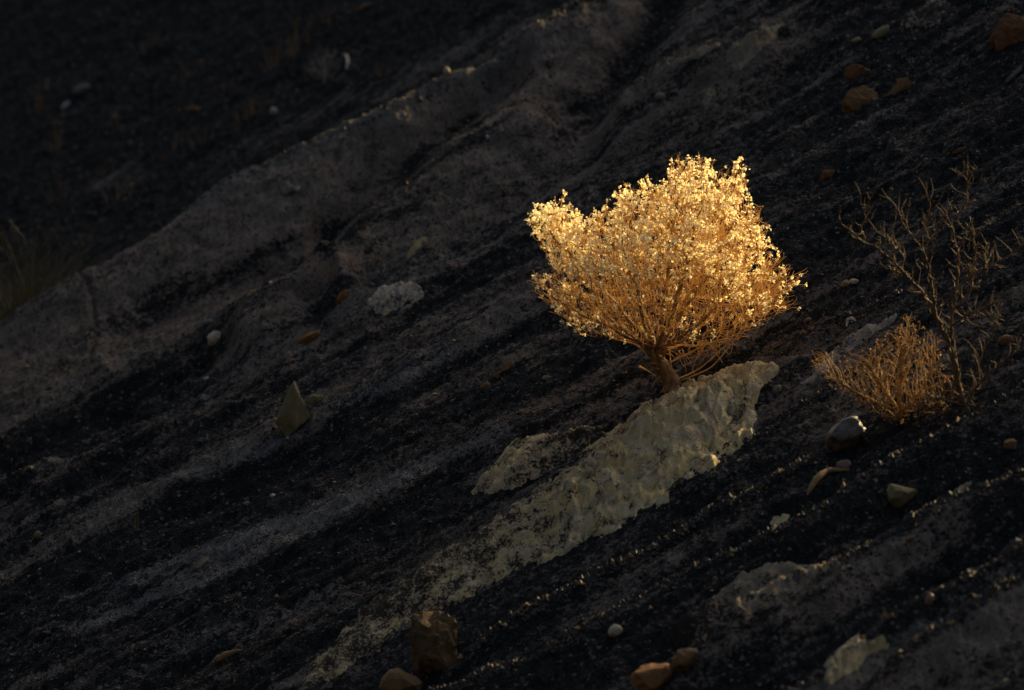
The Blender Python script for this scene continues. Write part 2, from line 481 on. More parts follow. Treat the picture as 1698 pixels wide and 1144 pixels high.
# towards the rim of the sheet the relief flattens into the surrounding terrain
edge = np.minimum(np.minimum(X - FX0, FX1 - X) / 0.25, np.minimum(V - FV0, FV1 - V) / 0.4)
edge = sstep(0, 1, edge)
hm = macro(X, Y)[0]
h = hm + (h - hm) * edge
Z = BASEZ + h
HGRID = Z

def ground_z(x, y):
    v = y + SHEAR * x
    fi = np.clip((x - FX0) / (FX1 - FX0) * (NX - 1), 0, NX - 1.001); fj = np.clip((v - FV0) / (FV1 - FV0) * (NV - 1), 0, NV - 1.001)
    i = np.floor(fi).astype(int); j = np.floor(fj).astype(int); a = fi - i; b = fj - j
    return (HGRID[i, j] * (1 - a) + HGRID[i + 1, j] * a) * (1 - b) + (HGRID[i, j + 1] * (1 - a) + HGRID[i + 1, j + 1] * a) * b

TT = np.arange(12.5, 30.0, 0.006)
def hit(px, py):
    """the point of the slope that a pixel of the photograph shows"""
    d = FWD + np.array([1, 0, 0]) * ((px - PW / 2) / FPX) - UPV * ((py - PH / 2) / FPX)
    P = CAMP[None] + TT[:, None] * d[None]
    below = P[:, 2] < ground_z(P[:, 0], P[:, 1])
    k = int(np.argmax(below)) if below.any() else len(TT) - 1
    return P[k], TT[k]

MG = ground_material()
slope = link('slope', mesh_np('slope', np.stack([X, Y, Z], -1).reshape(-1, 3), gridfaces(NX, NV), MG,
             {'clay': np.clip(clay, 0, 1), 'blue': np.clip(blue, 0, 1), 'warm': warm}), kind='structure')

# ------------------------------------------------------------------ the terrain around: an unseen crest shaped to block the sun, the ravine and the bank the photographer stands on
def axis(n, lo, hi, c, k=3.0):
    t = np.linspace(-1, 1, n); s = np.sinh(k * t) / math.sinh(k)
    return np.where(s < 0, c + s * (c - lo), c + s * (hi - c))
CX = axis(230, -45, 45, 2.0); CY = axis(260, -55, 50, -1.0)
GX, GY = np.meshgrid(CX, CY, indexing='ij')
hmac = macro(GX, GY)[0]
XCREST = 3.7
Q = GX * math.cos(SUN_AZ) - GY * math.sin(SUN_AZ)      # across the sunbeams: which stretch of crest shades what
shade_rise = np.interp(Q, [-9, -3.2, -2.5, -1.6, -1.1, 0.3, 0.7, 1.1, 1.3, 1.55, 1.85, 4.5, 5.2, 9], [0.45, 0.45, 0.17, 0.17, 0.47, 0.45, 0.24, 0.17, 0.20, 0.19, -0.08, -0.08, 0.04, 0.3])  # unseen crest's profile, made up to cast shade and let sun through
shade_rise = shade_rise + 0.02 * noise2(Q * 5, Q * 0 + 3, 71)
gz = SA * GX + SB * GY + hmac - 0.012
crest = shade_rise * np.exp(-((GX - XCREST) / 0.55) ** 2)
gz = gz + crest
over = np.maximum(GX - XCREST - 0.25, 0)
gz = gz - 0.75 * over - 0.03 * over * over * (over < 12)
gz = gz + 0.25 * fbm2(GX * 0.35, GY * 0.35, 4, 72) * sstep(4.5, 9, np.hypot(GX, GY + 0.5))
# the ravine: the slope runs out to a wash, unseen hills raised behind the camera and left to block low skylight
floor_z = -4.2 + 0.4 * fbm2(GX * 0.2, GY * 0.2, 3, 73)
gz = np.maximum(gz, floor_z)
bank = 1.15 * sstep(-13.0, -19.0, GY) * 1.0 + (1 - sstep(-13.0, -19.0, GY)) * -9 + 1.0 * np.maximum(0, -GY - 22.0)
gz = np.maximum(gz, np.where(GY < -12.5, np.minimum(bank, 24), -99))
left = -4.5 + 1.0 * np.maximum(0, -GX - 7.0)
gz = np.maximum(gz, np.minimum(left, 17) + 0.5 * fbm2(GX * 0.3, GY * 0.3, 3, 74))
vv = GY + SHEAR * GX
inside = np.minimum(np.minimum(GX - FX0, FX1 - GX), np.minimum(vv - FV0, FV1 - vv))
gz = gz - 0.7 * sstep(0.12, 0.5, inside)
gclay = 0.35 + 0.3 * fbm2(GX * 0.8, GY * 1.6, 4, 75) - 0.6 * sstep(60, 200, macro(GX, GY)[3]) * (GY > -6)
link('terrain', mesh_np('terrain', np.stack([GX, GY, gz], -1).reshape(-1, 3), gridfaces(230, 260), MG,
     {'clay': np.clip(gclay, 0, 1), 'blue': np.full(gclay.shape, 0.3), 'warm': np.full(gclay.shape, 0.05)}), kind='structure')

# ------------------------------------------------------------------ pale outcrops bedded in the slope
OUT_Y = outcrop_material('pale_siltstone', (0.63, 0.485, 0.225), (0.58, 0.495, 0.315))
OUT_W = outcrop_material('white_siltstone', (0.40, 0.355, 0.27), (0.32, 0.285, 0.22))
OUT_D = outcrop_material('dull_siltstone', (0.24, 0.20, 0.135), (0.19, 0.17, 0.13))
OUTS = []
def outcrop(label, pts, A, wr, mat, rough=1.0, dirt=lambda px, py: 0.4 + 0 * px, seed=0, spacing=0.0045, blocky=0.0, wobpx=5.0, dents=()):
    xs = [p[0] for p in pts]; ys = [p[1] for p in pts]; mg = 30
    cor = [hit(a, b)[0] for a in (min(xs) - mg, max(xs) + mg) for b in (min(ys) - mg, max(ys) + mg)]
    mid = [hit(a, b)[0] for a, b in pts]
    allp = np.array(mid)
    x0, x1 = allp[:, 0].min() - 0.07, allp[:, 0].max() + 0.07
    vv = allp[:, 1] + SHEAR * allp[:, 0]; v0, v1 = vv.min() - 0.2, vv.max() + 0.2
    nx = int((x1 - x0) / spacing) + 2; nv = int((v1 - v0) / (spacing * 2.4)) + 2
    x, v, y = sheet(nx, nv, x0, x1, v0, v1)
    z0 = ground_z(x, y)
    px, py = project(x, y, z0 + 0.5 * A)
    wp = wobpx * (noise2(x * 22, y * 14, seed) + 0.6 * noise2(x * 60, y * 34, seed + 1) + 0.35 * noise2(x * 140, y * 70, seed + 4))
    d = poly_sd(px, py, pts) + wp
    m = 1 - np.exp(-np.maximum(d, 0) / wr)
    e = A * m
    # lumps, ledges and cracks
    lump = fbm2(x * 13, y * 7, 4, seed + 2)
    cr = np.abs(noise2(x * 9 + 0.6 * noise2(x * 25, y * 20, seed + 7), y * 6, seed + 3)); cr2 = np.abs(noise2(x * 20, y * 13 + 0.5 * noise2(x * 40, y * 30, seed + 8), seed + 5))
    lim = 1 - np.exp(-np.maximum(d, 0) / (1.3 * wr))
    wx = x * 9 + 0.5 * noise2(x * 22, y * 14, seed + 7); wy = y * 4.6 + 0.5 * noise2(x * 24, y * 12, seed + 8)
    d1, d2, vc = worley2(wx, wy, seed + 20); e1, e2, v2 = worley2(wx * 2.7 + 3, wy * 2.7, seed + 21)
    clod = 0.030 * vc * sstep(0, 0.25, d2 - d1) - 0.024 * np.exp(-((d2 - d1) / 0.06) ** 2) * (noise2(x * 8, y * 5, seed + 22) > -0.1)
    clod = clod + 0.006 * v2 * sstep(0, 0.3, e2 - e1) * (noise2(x * 7, y * 4, seed + 25) > 0)
    e = e + lim * rough * (0.036 * lump + clod + 0.014 * fbm2(x * 50, y * 30, 3, seed + 6) - 0.014 * np.exp(-(cr / 0.03) ** 2))
    e = e + lim * (0.004 * noise2(x * 110, y * 60, seed + 12) + 0.012 * np.round(2.2 * fbm2(x * 20, y * 11, 3, seed + 13)) / 2.2)
    for dpts, dA, dw in dents:
        e = e + lim * dA * np.exp(-(dist_poly(px + 0.8 * wp, py + 0.8 * wp, dpts) / dw) ** 2)
    if blocky: 
        q = np.round(fbm2(x * 7, y * 4, 2, seed + 10) * 4) / 4; e = e + lim * blocky * q
    e = np.where(d > 0, np.maximum(e, 0.0008) , -0.004 + 0.0015 * np.maximum(d, -20))
    keep = d > -9
    zz = z0 + e
    f = gridfaces(nx, nv); kf = keep.ravel()[f].all(1); f = f[kf]
    lab = np.arange(nx * nv)
    for _ in range(60):
        mn = lab[f].min(1); new = lab.copy()
        for k in range(4): np.minimum.at(new, f[:, k], mn)
        new = new[new]
        if (new == lab).all(): break
        lab = new
    root = lab[f[:, 0]]; ids, cnt = np.unique(root, return_counts=True); f = f[root == ids[cnt.argmax()]]
    used = np.unique(f); remap = np.full(nx * nv, -1); remap[used] = np.arange(len(used))
    vs = np.stack([x, y, zz], -1).reshape(-1, 3)[used]
    dd = np.clip(dirt(px, py), 0, 1.2).ravel()[used]
    ctr = vs.mean(0)
    o = link('rock_outcrop', mesh_np('rock_outcrop', vs, remap[f], mat, {'dirt': dd}), label=label, category='outcrop', group='pale outcrops in the slope')
    OUTS.append((x0, x1, v0, v1, nx, nv, zz))
    return o

def dl(x0, y0, x1, y1, lo, hi):
    L2 = (x1 - x0) ** 2 + (y1 - y0) ** 2
    return lambda px, py: lo + (hi - lo) * np.clip(((px - x0) * (x1 - x0) + (py - y0) * (y1 - y0)) / L2, 0, 1)

outcrop('long pale yellow crumbly outcrop below the sunlit shrub',
        [(1283, 586), (1292, 600), (1262, 632), (1255, 660), (1250, 690), (1246, 712), (1212, 742), (1180, 762), (1108, 800), (1106, 815), (1063, 838), (1008, 865), (948, 892), (880, 925), (800, 960), (712, 1005), (640, 1055), (590, 1085), (540, 1120), (500, 1160), (470, 1160), (500, 1110), (545, 1060), (590, 1015), (640, 965), (700, 915), (780, 872), (850, 830), (900, 795), (950, 755), (1000, 705), (1050, 670), (1100, 645), (1150, 632), (1165, 612), (1215, 595)],
        0.05, 22, OUT_Y, 0.78, lambda px, py: dl(1180, 700, 640, 1040, 0.06, 0.60)(px, py) + 0.30 * np.exp(-(dist_poly(px, py, [(1140, 625), (1090, 650), (1000, 708), (950, 752), (900, 792), (780, 868), (700, 912), (620, 975)]) / 34) ** 2) + 0.7 * np.exp(-(dist_poly(px, py, [(1232, 655), (1218, 700)]) / 18) ** 2) * 0.5, 101, wobpx=7, dents=[([(1215, 598), (1160, 650), (1090, 715), (1000, 790), (900, 852)], 0.028, 20), ([(1232, 640), (1212, 690), (1185, 742)], -0.045, 20), ([(1165, 680), (1120, 740)], 0.035, 30), ([(1010, 790), (985, 830)], 0.04, 24), ([(1045, 760), (1035, 800)], -0.03, 14), ([(1090, 700), (1050, 770)], 0.03, 26), ([(950, 850), (960, 830)], 0.02, 12)])
outcrop('low rounded grey outcrop tongue beside the long yellow outcrop',
        [(776, 806), (800, 782), (822, 752), (845, 728), (890, 708), (950, 698), (1010, 690), (1000, 712), (950, 745), (900, 775), (860, 795), (820, 802)], 0.05, 16, OUT_Y, 0.7, dl(840, 790, 960, 720, 0.35, 0.75), 131)
outcrop('low tan outcrop on the rib with two orange rocks at its foot',
        [(1100, 1040), (1130, 1005), (1165, 985), (1200, 962), (1235, 935), (1270, 925), (1330, 922), (1385, 918), (1350, 945), (1320, 968), (1270, 1000), (1200, 1035), (1140, 1060)], 0.045, 18, OUT_D, 0.35, dl(1280, 940, 1130, 1040, 0.2, 0.9), 141)
outcrop('pale slab of rock behind the rust brown twig bush',
        [(1328, 632), (1345, 605), (1375, 580), (1410, 555), (1450, 530), (1490, 514), (1475, 535), (1440, 560), (1410, 580), (1370, 610), (1345, 628)], 0.018, 8, OUT_W, 0.35, lambda px, py: 0.3 + 0 * px, 151)
outcrop('round chalky white patch on the open slope',
        [(608, 500), (620, 482), (640, 470), (668, 462), (695, 468), (702, 482), (688, 498), (665, 510), (640, 522), (622, 516)], 0.014, 8, OUT_W, 0.3, lambda px, py: 0.3 + 0 * px, 161)
outcrop('small faint grey patch on top of the upper ridge',
        [(456, 318), (462, 305), (480, 297), (498, 300), (497, 315), (485, 326), (468, 330)], 0.012, 7, OUT_D, 0.3, lambda px, py: 0.5 + 0 * px, 171)
outcrop('thin yellowish ledge along the top of the upper rib',
        [(1080, 120), (1090, 106), (1120, 92), (1150, 80), (1168, 68), (1195, 62), (1190, 76), (1160, 88), (1130, 98), (1100, 110)], 0.03, 8, OUT_D, 0.6, lambda px, py: 0.1 + 0 * px, 181)
outcrop('knobbly greenish grey outcrop at the end of the yellowish ledge',
        [(1198, 88), (1200, 74), (1215, 60), (1235, 48), (1270, 36), (1300, 30), (1290, 52), (1270, 70), (1250, 90), (1225, 104), (1210, 100)], 0.04, 12, OUT_D, 1.0, lambda px, py: 0.2 + 0 * px, 191, blocky=0.02)
outcrop('small dull tan outcrop hanging under the yellowish ledge',
        [(1158, 165), (1165, 150), (1180, 138), (1190, 142), (1188, 158), (1178, 175), (1168, 180)], 0.025, 8, OUT_D, 0.7, lambda px, py: 0.35 + 0 * px, 201)
outcrop('pointed pale grey outcrop above the oval pebble',
        [(1488, 32), (1500, 20), (1518, 8), (1535, -6), (1560, -10), (1575, 5), (1560, 22), (1545, 38), (1520, 40)], 0.035, 10, OUT_W, 0.7, lambda px, py: 0.75 + 0 * px, 211)
outcrop('pale rock lip with a sunlit edge on the dark rib',
        [(1362, 1120), (1368, 1090), (1385, 1070), (1420, 1055), (1465, 1043), (1470, 1055), (1430, 1085), (1400, 1105), (1380, 1125)], 0.05, 12, OUT_Y, 0.6, lambda px, py: 0.2 + 0 * px, 221)
outcrop('small pale sliver of rock beside the angular dark stone',
        [(1548, 826), (1560, 815), (1590, 802), (1615, 788), (1612, 800), (1590, 815), (1565, 828)], 0.018, 6, OUT_W, 0.4, lambda px, py: 0.5 + 0 * px, 231)
outcrop('short broken pale ledge between two gold-edged ribs',
        [(1275, 862), (1285, 852), (1305, 846), (1318, 842), (1312, 854), (1295, 864)], 0.02, 6, OUT_Y, 0.5, lambda px, py: 0.3 + 0 * px, 241)

# ------------------------------------------------------------------ loose stones
def ico(sub):
    import bmesh
    bm = bmesh.new(); bmesh.ops.create_icosphere(bm, subdivisions=sub, radius=1.0)
    v = np.array([q.co[:] for q in bm.verts]); f = np.array([[q.index for q in p.verts] for p in bm.faces]); bm.free()
    return v, f
ICO = {k: ico(k) for k in (1, 2, 3, 4)}

def stone_shape(seed, sub=3, cuts=0, rough=0.12, pits=0.0, cutdepth=(0.55, 0.85)):
    v, f = ICO[sub]; v = v.copy(); rg = np.random.RandomState(seed)
    n = v / np.linalg.norm(v, axis=1)[:, None]
    r = 1 + rough * 1.6 * noise3(n * 1.3 + seed * 3.1, seed) + rough * 0.8 * noise3(n * 3.1 + seed, seed + 1) + rough * 0.35 * noise3(n * 7.3, seed + 2)
    v = n * r[:, None]
    if not cuts and sub < 4: v = v * (1 + 0.03 * noise3(n * 11.0 + seed, seed + 9))[:, None]
    for k in range(cuts):
        d = rg.normal(size=3); d /= np.linalg.norm(d); lim = rg.uniform(*cutdepth)
        t = v @ d; ex = np.maximum(t - lim, 0); v = v - ex[:, None] * d[None] * 0.94
    if cuts:
        v = v + (0.05 * noise3(v * 5 + seed, seed + 5) + 0.025 * noise3(v * 12 + seed, seed + 6))[:, None] * n
    if pits:
        v = v - (pits * np.maximum(0, noise3(v * 3.7 + seed, seed + 7)) + 0.6 * pits * np.abs(noise3(v * 8 + seed, seed + 8)))[:, None] * n
    return v, f

def stone(name, cat, label, px, py, w, hgt, rot, mat, seed, cuts=0, rough=0.12, sub=3, depth=0.8, sink=0.25, pits=0.0, group=None, smooth=None, shape=None, cutdepth=(0.55, 0.85)):
    """px, py: middle of the stone in the photograph; w, hgt: its size in photo pixels; rot: tilt in the picture, degrees anticlockwise"""
    a = R(rot)
    ext = abs(w / 2 * math.sin(a)) * 0.6 + abs(hgt / 2 * math.cos(a))
    P, t = hit(px, py + ext * (1 - 2 * sink))
    s = FPX / t
    v, f = stone_shape(seed, sub, cuts, rough, pits, cutdepth) if shape is None else shape
    ex = np.ptp(v, axis=0); v = (v - (v.max(0) + v.min(0)) / 2) / ex
    v = v * np.array([w / s, depth * min(w, hgt) / s, hgt / s])
    c, si = math.cos(a), math.sin(a)
    v = np.stack([v[:, 0] * c - v[:, 2] * si, v[:, 1], v[:, 0] * si + v[:, 2] * c], -1)
    # seat it: the middle projects to (px, py), pushed back until it sinks into the slope
    off = np.array([0, 0, ext * (1 - 2 * sink) / s])
    cc = P + off
    gz_ = ground_z(cc[0] + v[:, 0], cc[1] + v[:, 1])
    o = link(name, mesh_np(name, v, f, mat, smooth=(cuts == 0) if smooth is None else smooth), label=label, category=cat, group=group)
    o.location = cc
    return o

def stonec(c1, c2, **k): return rock_material(c1, c2, **k)
ORANGE = rock_material((0.20, 0.095, 0.03), (0.12, 0.065, 0.028), 0.75)
OCHRE = rock_material((0.17, 0.095, 0.036), (0.11, 0.07, 0.034), 0.75)
RUST = rock_material((0.135, 0.060, 0.022), (0.075, 0.038, 0.018), 0.7)
OLIVE = rock_material((0.145, 0.118, 0.052), (0.105, 0.092, 0.05), 0.7)
CREAM = rock_material((0.42, 0.36, 0.26), (0.32, 0.26, 0.18), 0.6)
WHITE = rock_material((0.50, 0.47, 0.42), (0.38, 0.35, 0.31), 0.6)
TAN = rock_material((0.20, 0.16, 0.09), (0.15, 0.125, 0.08), 0.65)
GREY = rock_material((0.13, 0.125, 0.12), (0.09, 0.088, 0.085), 0.65)
SMOOTHG = rock_material((0.065, 0.052, 0.036), (0.04, 0.03, 0.02), 0.33, 0.4)
DARKB = rock_material((0.10, 0.060, 0.022), (0.040, 0.027, 0.014), 0.8)
BLACK = rock_material((0.012, 0.011, 0.011), (0.02, 0.018, 0.016), 0.8)
PINK = rock_material((0.20, 0.115, 0.085), (0.14, 0.085, 0.065), 0.5)

st = stone
# the upright wedge and its neighbour
wv = np.array([[-0.05, 0, 0.5], [0.02, -0.3, 0.38], [-0.42, -0.1, -0.22], [-0.36, 0.3, -0.3], [-0.18, -0.5, -0.05], [-0.12, -0.42, -0.5], [0.1, -0.5, -0.3], [0.42, -0.1, -0.12], [0.38, 0.35, -0.2], [0.12, 0.45, 0.2], [-0.14, 0.1, -0.5], [0.2, 0.4, -0.45]])
def hull(pts):
    import bmesh
    bm = bmesh.new()
    for p in pts: bm.verts.new(p)
    r = bmesh.ops.convex_hull(bm, input=bm.verts)
    bmesh.ops.bevel(bm, geom=[e for e in bm.edges], offset=0.018, segments=2, affect='EDGES', profile=0.6)
    bmesh.ops.triangulate(bm, faces=bm.faces)
    for k in range(2): bmesh.ops.subdivide_edges(bm, edges=[e for e in bm.edges if e.calc_length() > 0.12], cuts=1, use_grid_fill=True)
    bmesh.ops.triangulate(bm, faces=bm.faces)
    bm.verts.ensure_lookup_table(); bm.verts.index_update()
    v = np.array([q.co[:] for q in bm.verts]); f = np.array([[q.index for q in p.verts] for p in bm.faces]); bm.free()
    v = v + 0.035 * np.stack([noise3(v * 6 + k * 9.1, 900 + k) for k in range(3)], -1)
    return v, f
st('stone', 'stone', 'tall pointed olive stone standing upright on the slope', 487, 678, 56, 98, -4, OLIVE, 1, 1, shape=hull(wv), depth=0.9, sink=0.16, smooth=False)
st('stone', 'stone', 'small olive chip wedged beside the tall pointed stone', 522, 664, 34, 20, 18, OLIVE, 2, 5, sink=0.3)
st('pebble', 'pebble', 'rounded cream pebble on the bare slope above the tall pointed stone', 356, 561, 27, 26, 20, CREAM, 3, 3, 0.10, sink=0.2)
st('pebble', 'pebble', 'tiny bright white pebble just below the rounded cream pebble', 343, 628, 10, 7, 20, WHITE, 4, 2, sub=2)
st('pebble', 'pebble', 'dull grey pebble just above the rounded cream pebble', 346, 535, 18, 11, 15, GREY, 5, 0, sub=2, sink=0.35)
st('stone', 'stone', 'thin ragged orange flake lying flat on the open slope', 512, 560, 50, 17, 30, ORANGE, 6, 5, 0.25, sink=0.25, pits=0.2)
st('stone', 'stone', 'orange flake tucked under the tan knob of the rib', 568, 492, 28, 17, 52, ORANGE, 7, 5, 0.25, sink=0.3, pits=0.2)
st('stone', 'stone', 'branching orange flake on the slope downhill of the sunlit shrub', 832, 614, 52, 15, 30, OCHRE, 8, 6, 0.3, sink=0.3, pits=0.3)
st('stone', 'stone', 'small tan stone touching the branching orange flake', 804, 640, 19, 13, 20, OCHRE, 9, 3, sub=2)
st('pebble', 'pebble', 'pale brown pebble between the orange flake and the shrub trunk', 905, 626, 15, 9, 15, TAN, 10, 2, sub=2)
st('boulder', 'boulder', 'smooth dark boulder with a glossy sunlit top edge', 1403, 724, 72, 56, 32, SMOOTHG, 21, 0, 0.15, sub=4, depth=1.0, sink=0.22, smooth=True)
st('stone', 'stone', 'reddish brown cobble below the smooth dark boulder', 1399, 771, 26, 18, 25, PINK, 12, 2, 0.1, smooth=True)
st('stone', 'stone', 'angular dark olive stone downhill of the dead shrub', 1497, 820, 52, 42, 10, OLIVE, 13, 7, 0.1, sub=2, depth=0.9, sink=0.2)
st('boulder', 'boulder', 'ragged brown rock at the foot of the long yellow outcrop', 719, 1066, 88, 106, -8, DARKB, 14, 12, 0.2, sub=4, depth=0.9, sink=0.12, pits=0.09, smooth=False, cutdepth=(0.5, 0.8))
st('boulder', 'boulder', 'blocky orange brown rock in front of the ragged brown rock', 664, 1134, 74, 56, 8, OCHRE, 15, 8, 0.08, sub=2, depth=1.0, sink=0.15)
st('pebble', 'pebble', 'round cream pebble with a sunlit cap among the gold-edged ribs', 1020, 1046, 25, 21, 35, CREAM, 16, 0, 0.06, smooth=True, sink=0.15)
st('boulder', 'boulder', 'rounded orange rock with a sunlit top edge, lower of two', 1080, 1126, 72, 50, 12, ORANGE, 17, 9, 0.14, sub=3, depth=1.0, sink=0.15, smooth=False)
st('boulder', 'boulder', 'rounded orange rock with a sunlit top edge, upper of two', 1136, 1094, 52, 42, 30, OCHRE, 18, 9, 0.14, sub=3, depth=1.0, sink=0.2, smooth=False)
st('boulder', 'boulder', 'broad orange boulder embedded in dark grit, largest of three', 1427, 172, 66, 62, 25, OCHRE, 19, 9, 0.2, sub=4, depth=0.45, sink=0.42, pits=0.12, smooth=False)
st('boulder', 'boulder', 'dull orange boulder half buried above the broad orange boulder', 1425, 122, 48, 36, 15, RUST, 20, 9, 0.2, depth=0.45, sink=0.42, pits=0.12, smooth=False)
st('boulder', 'boulder', 'long tan orange boulder leaning beside the broad orange boulder', 1488, 150, 58, 26, 42, OCHRE, 22, 9, 0.2, depth=0.45, sink=0.42, pits=0.15, smooth=False)
st('boulder', 'boulder', 'large rust red boulder at the head of the slope', 1682, 60, 96, 80, 20, RUST, 23, 9, 0.16, sub=4, depth=0.45, sink=0.42, pits=0.06, smooth=False)
st('stone', 'stone', 'small rust orange stone on dark grit uphill of the sunlit shrub', 1371, 291, 34, 22, 25, RUST, 24, 5, 0.22, sink=0.35, pits=0.2, smooth=True)
st('stone', 'stone', 'thin rust flake above the dead shrub', 1590, 250, 24, 9, 32, RUST, 25, 4, 0.2, sub=2)
st('pebble', 'pebble', 'long oval tan pebble below the pointed pale outcrop', 1461, 54, 34, 17, 38, TAN, 26, 0, 0.06, smooth=True)
st('pebble', 'pebble', 'small tan pebble beside the long oval pebble', 1420, 67, 17, 11, 12, TAN, 27, 0, 0.1, sub=2, smooth=True)
st('pebble', 'pebble', 'thin pale chip downhill of the long oval pebble', 1396, 82, 12, 6, 40, GREY, 28, 3, sub=2)
st('pebble', 'pebble', 'egg shaped tan pebble under the yellowish ledge', 1095, 160, 18, 14, -8, TAN, 29, 0, 0.04, smooth=True)
st('stone', 'stone', 'thin white bone-like shard below the rust red boulder', 1681, 124, 46, 9, 48, GREY, 30, 4, 0.25, sub=3, pits=0.2, smooth=True)
st('pebble', 'pebble', 'pale pebble above the pale slab behind the twig bush', 1416, 467, 16, 11, 8, CREAM, 31, 0, 0.08, sub=2, smooth=True)
st('pebble', 'pebble', 'brown pebble touching the pale pebble above the slab', 1402, 471, 14, 14, 30, TAN, 32, 2, 0.1, sub=2)
st('pebble', 'pebble', 'reddish pebble on the dark slope between shrub and slab', 1339, 531, 13, 9, 10, PINK, 33, 2, sub=2)
st('pebble', 'pebble', 'oval grey brown pebble beside the top of the yellow outcrop', 1289, 646, 14, 18, -15, TAN, 34, 0, 0.06, sub=2, smooth=True)
st('pebble', 'pebble', 'pinkish pebble uphill of the smooth dark boulder', 1381, 683, 14, 8, 5, PINK, 35, 2, sub=2)
st('stone', 'stone', 'rust coloured stone behind the dead shrub trunk', 1668, 566, 30, 22, 10, RUST, 36, 4, 0.15, sink=0.35, smooth=True)
st('stone', 'stone', 'flat orange pebble on the dark rib under the pale sliver', 1510, 893, 18, 9, 25, OCHRE, 37, 2, sub=2, smooth=True)
st('stone', 'stone', 'pale knob of stone standing up on the gold-edged rib', 1541, 995, 14, 24, -20, PINK, 38, 0, 0.1, sub=2, smooth=True, sink=0.2)
st('stone', 'stone', 'dark hollow-looking black stone on the gold-edged rib', 1563, 955, 26, 30, 0, BLACK, 39, 3, 0.1, sub=2, sink=0.3)
st('stone', 'stone', 'tan sunlit stone near the end of the gold-edged ribs', 1675, 738, 26, 22, 40, OCHRE, 40, 4, 0.2, sink=0.25, smooth=True)
st('pebble', 'pebble', 'olive pebble on the lower slope beside a grey streak', 62, 888, 14, 16, 20, OLIVE, 41, 2, sub=2, smooth=True)
st('stone', 'stone', 'large of two black stones lying together on grey clay', 76, 1052, 22, 14, 15, BLACK, 42, 2, 0.12, sub=2, smooth=True)
st('stone', 'stone', 'smaller of two black stones lying together on grey clay', 91, 1044, 16, 13, 30, BLACK, 43, 2, 0.12, sub=2, smooth=True)
st('pebble', 'pebble', 'long grey pebble on the far dark slope', 134, 149, 32, 17, 22, GREY, 44, 0, 0.1, smooth=True)
st('pebble', 'pebble', 'pale chip just below the long grey pebble on the far slope', 108, 175, 20, 7, 38, WHITE, 45, 3, sub=2)
st('pebble', 'pebble', 'cream pebble at the edge of the far dark slope', 454, 184, 11, 14, 20, CREAM, 46, 0, 0.1, sub=2, smooth=True)
st('pebble', 'pebble', 'orange brown pebble on the far dark slope', 318, 181, 20, 9, 10, OCHRE, 47, 2, sub=2, smooth=True)
st('pebble', 'pebble', 'pointed pale stone just behind the upper ridge', 741, 118, 11, 15, -10, CREAM, 48, 4, sub=2)
st('pebble', 'pebble', 'white flake lying on the faint grey patch of the ridge', 494, 313, 5, 11, -30, WHITE, 49, 2, sub=2)
st('pebble', 'pebble', 'white pebble in the dark groove below the upper ridge', 809, 227, 7, 6, 0, WHITE, 50, 2, sub=2)
st('pebble', 'pebble', 'small white stone on the lower edge of the yellow outcrop', 1056, 837, 7, 11, 0, WHITE, 51, 3, sub=2)
st('pebble', 'pebble', 'pale brown pebble on the dark streaks below the tall pointed stone', 409, 835, 11, 9, 0, TAN, 52, 2, sub=2)
st('pebble', 'pebble', 'whitish pebble on the dark streaks below the tall pointed stone', 453, 822, 9, 8, 0, WHITE, 53, 2, sub=2)
st('pebble', 'pebble', 'tan pebble on the rib below the tan outcrop knob', 379, 494, 8, 9, 10, OCHRE, 54, 0, sub=2)

# bent and flat scraps: sticks, leaves, a curl of bark
def tube_mesh(paths, sides=5):
    """paths: list of (points (n,3), radii (n,)); returns one vertex and face list"""
    V, F = [], []; base = 0
    ang = np.arange(sides) * 2 * math.pi / sides
    for P, r in paths:
        P = np.asarray(P, float); r = np.asarray(r, float); n = len(P)
        t = np.gradient(P, axis=0); t /= np.linalg.norm(t, axis=1)[:, None] + 1e-9
        ref = np.where(np.abs(t[:, 1:2]) < 0.85, np.array([[0, 1.0, 0]]), np.array([[1.0, 0, 0]]))
        a = np.cross(t, ref); a /= np.linalg.norm(a, axis=1)[:, None] + 1e-9
        b = np.cross(t, a)
        ring = P[:, None] + r[:, None, None] * (np.cos(ang)[None, :, None] * a[:, None] + np.sin(ang)[None, :, None] * b[:, None])
        V.append(ring.reshape(-1, 3))
        i = base + np.arange(n * sides).reshape(n, sides)
        j = np.roll(i, -1, axis=1)
        F.append(np.stack([i[:-1], j[:-1], j[1:], i[1:]], -1).reshape(-1, 4))
        base += n * sides
    return np.concatenate(V), np.concatenate(F)

def smooth_path(pts, n):
    pts = np.asarray(pts, float)
    d = np.r_[0, np.cumsum(np.linalg.norm(np.diff(pts, axis=0), axis=1))]
    t = np.linspace(0, d[-1], n)
    q = np.stack([np.interp(t, d, pts[:, k]) for k in range(pts.shape[1])], -1)
    for _ in range(2):
        q[1:-1] = 0.25 * q[:-2] + 0.5 * q[1:-1] + 0.25 * q[2:]
    return q

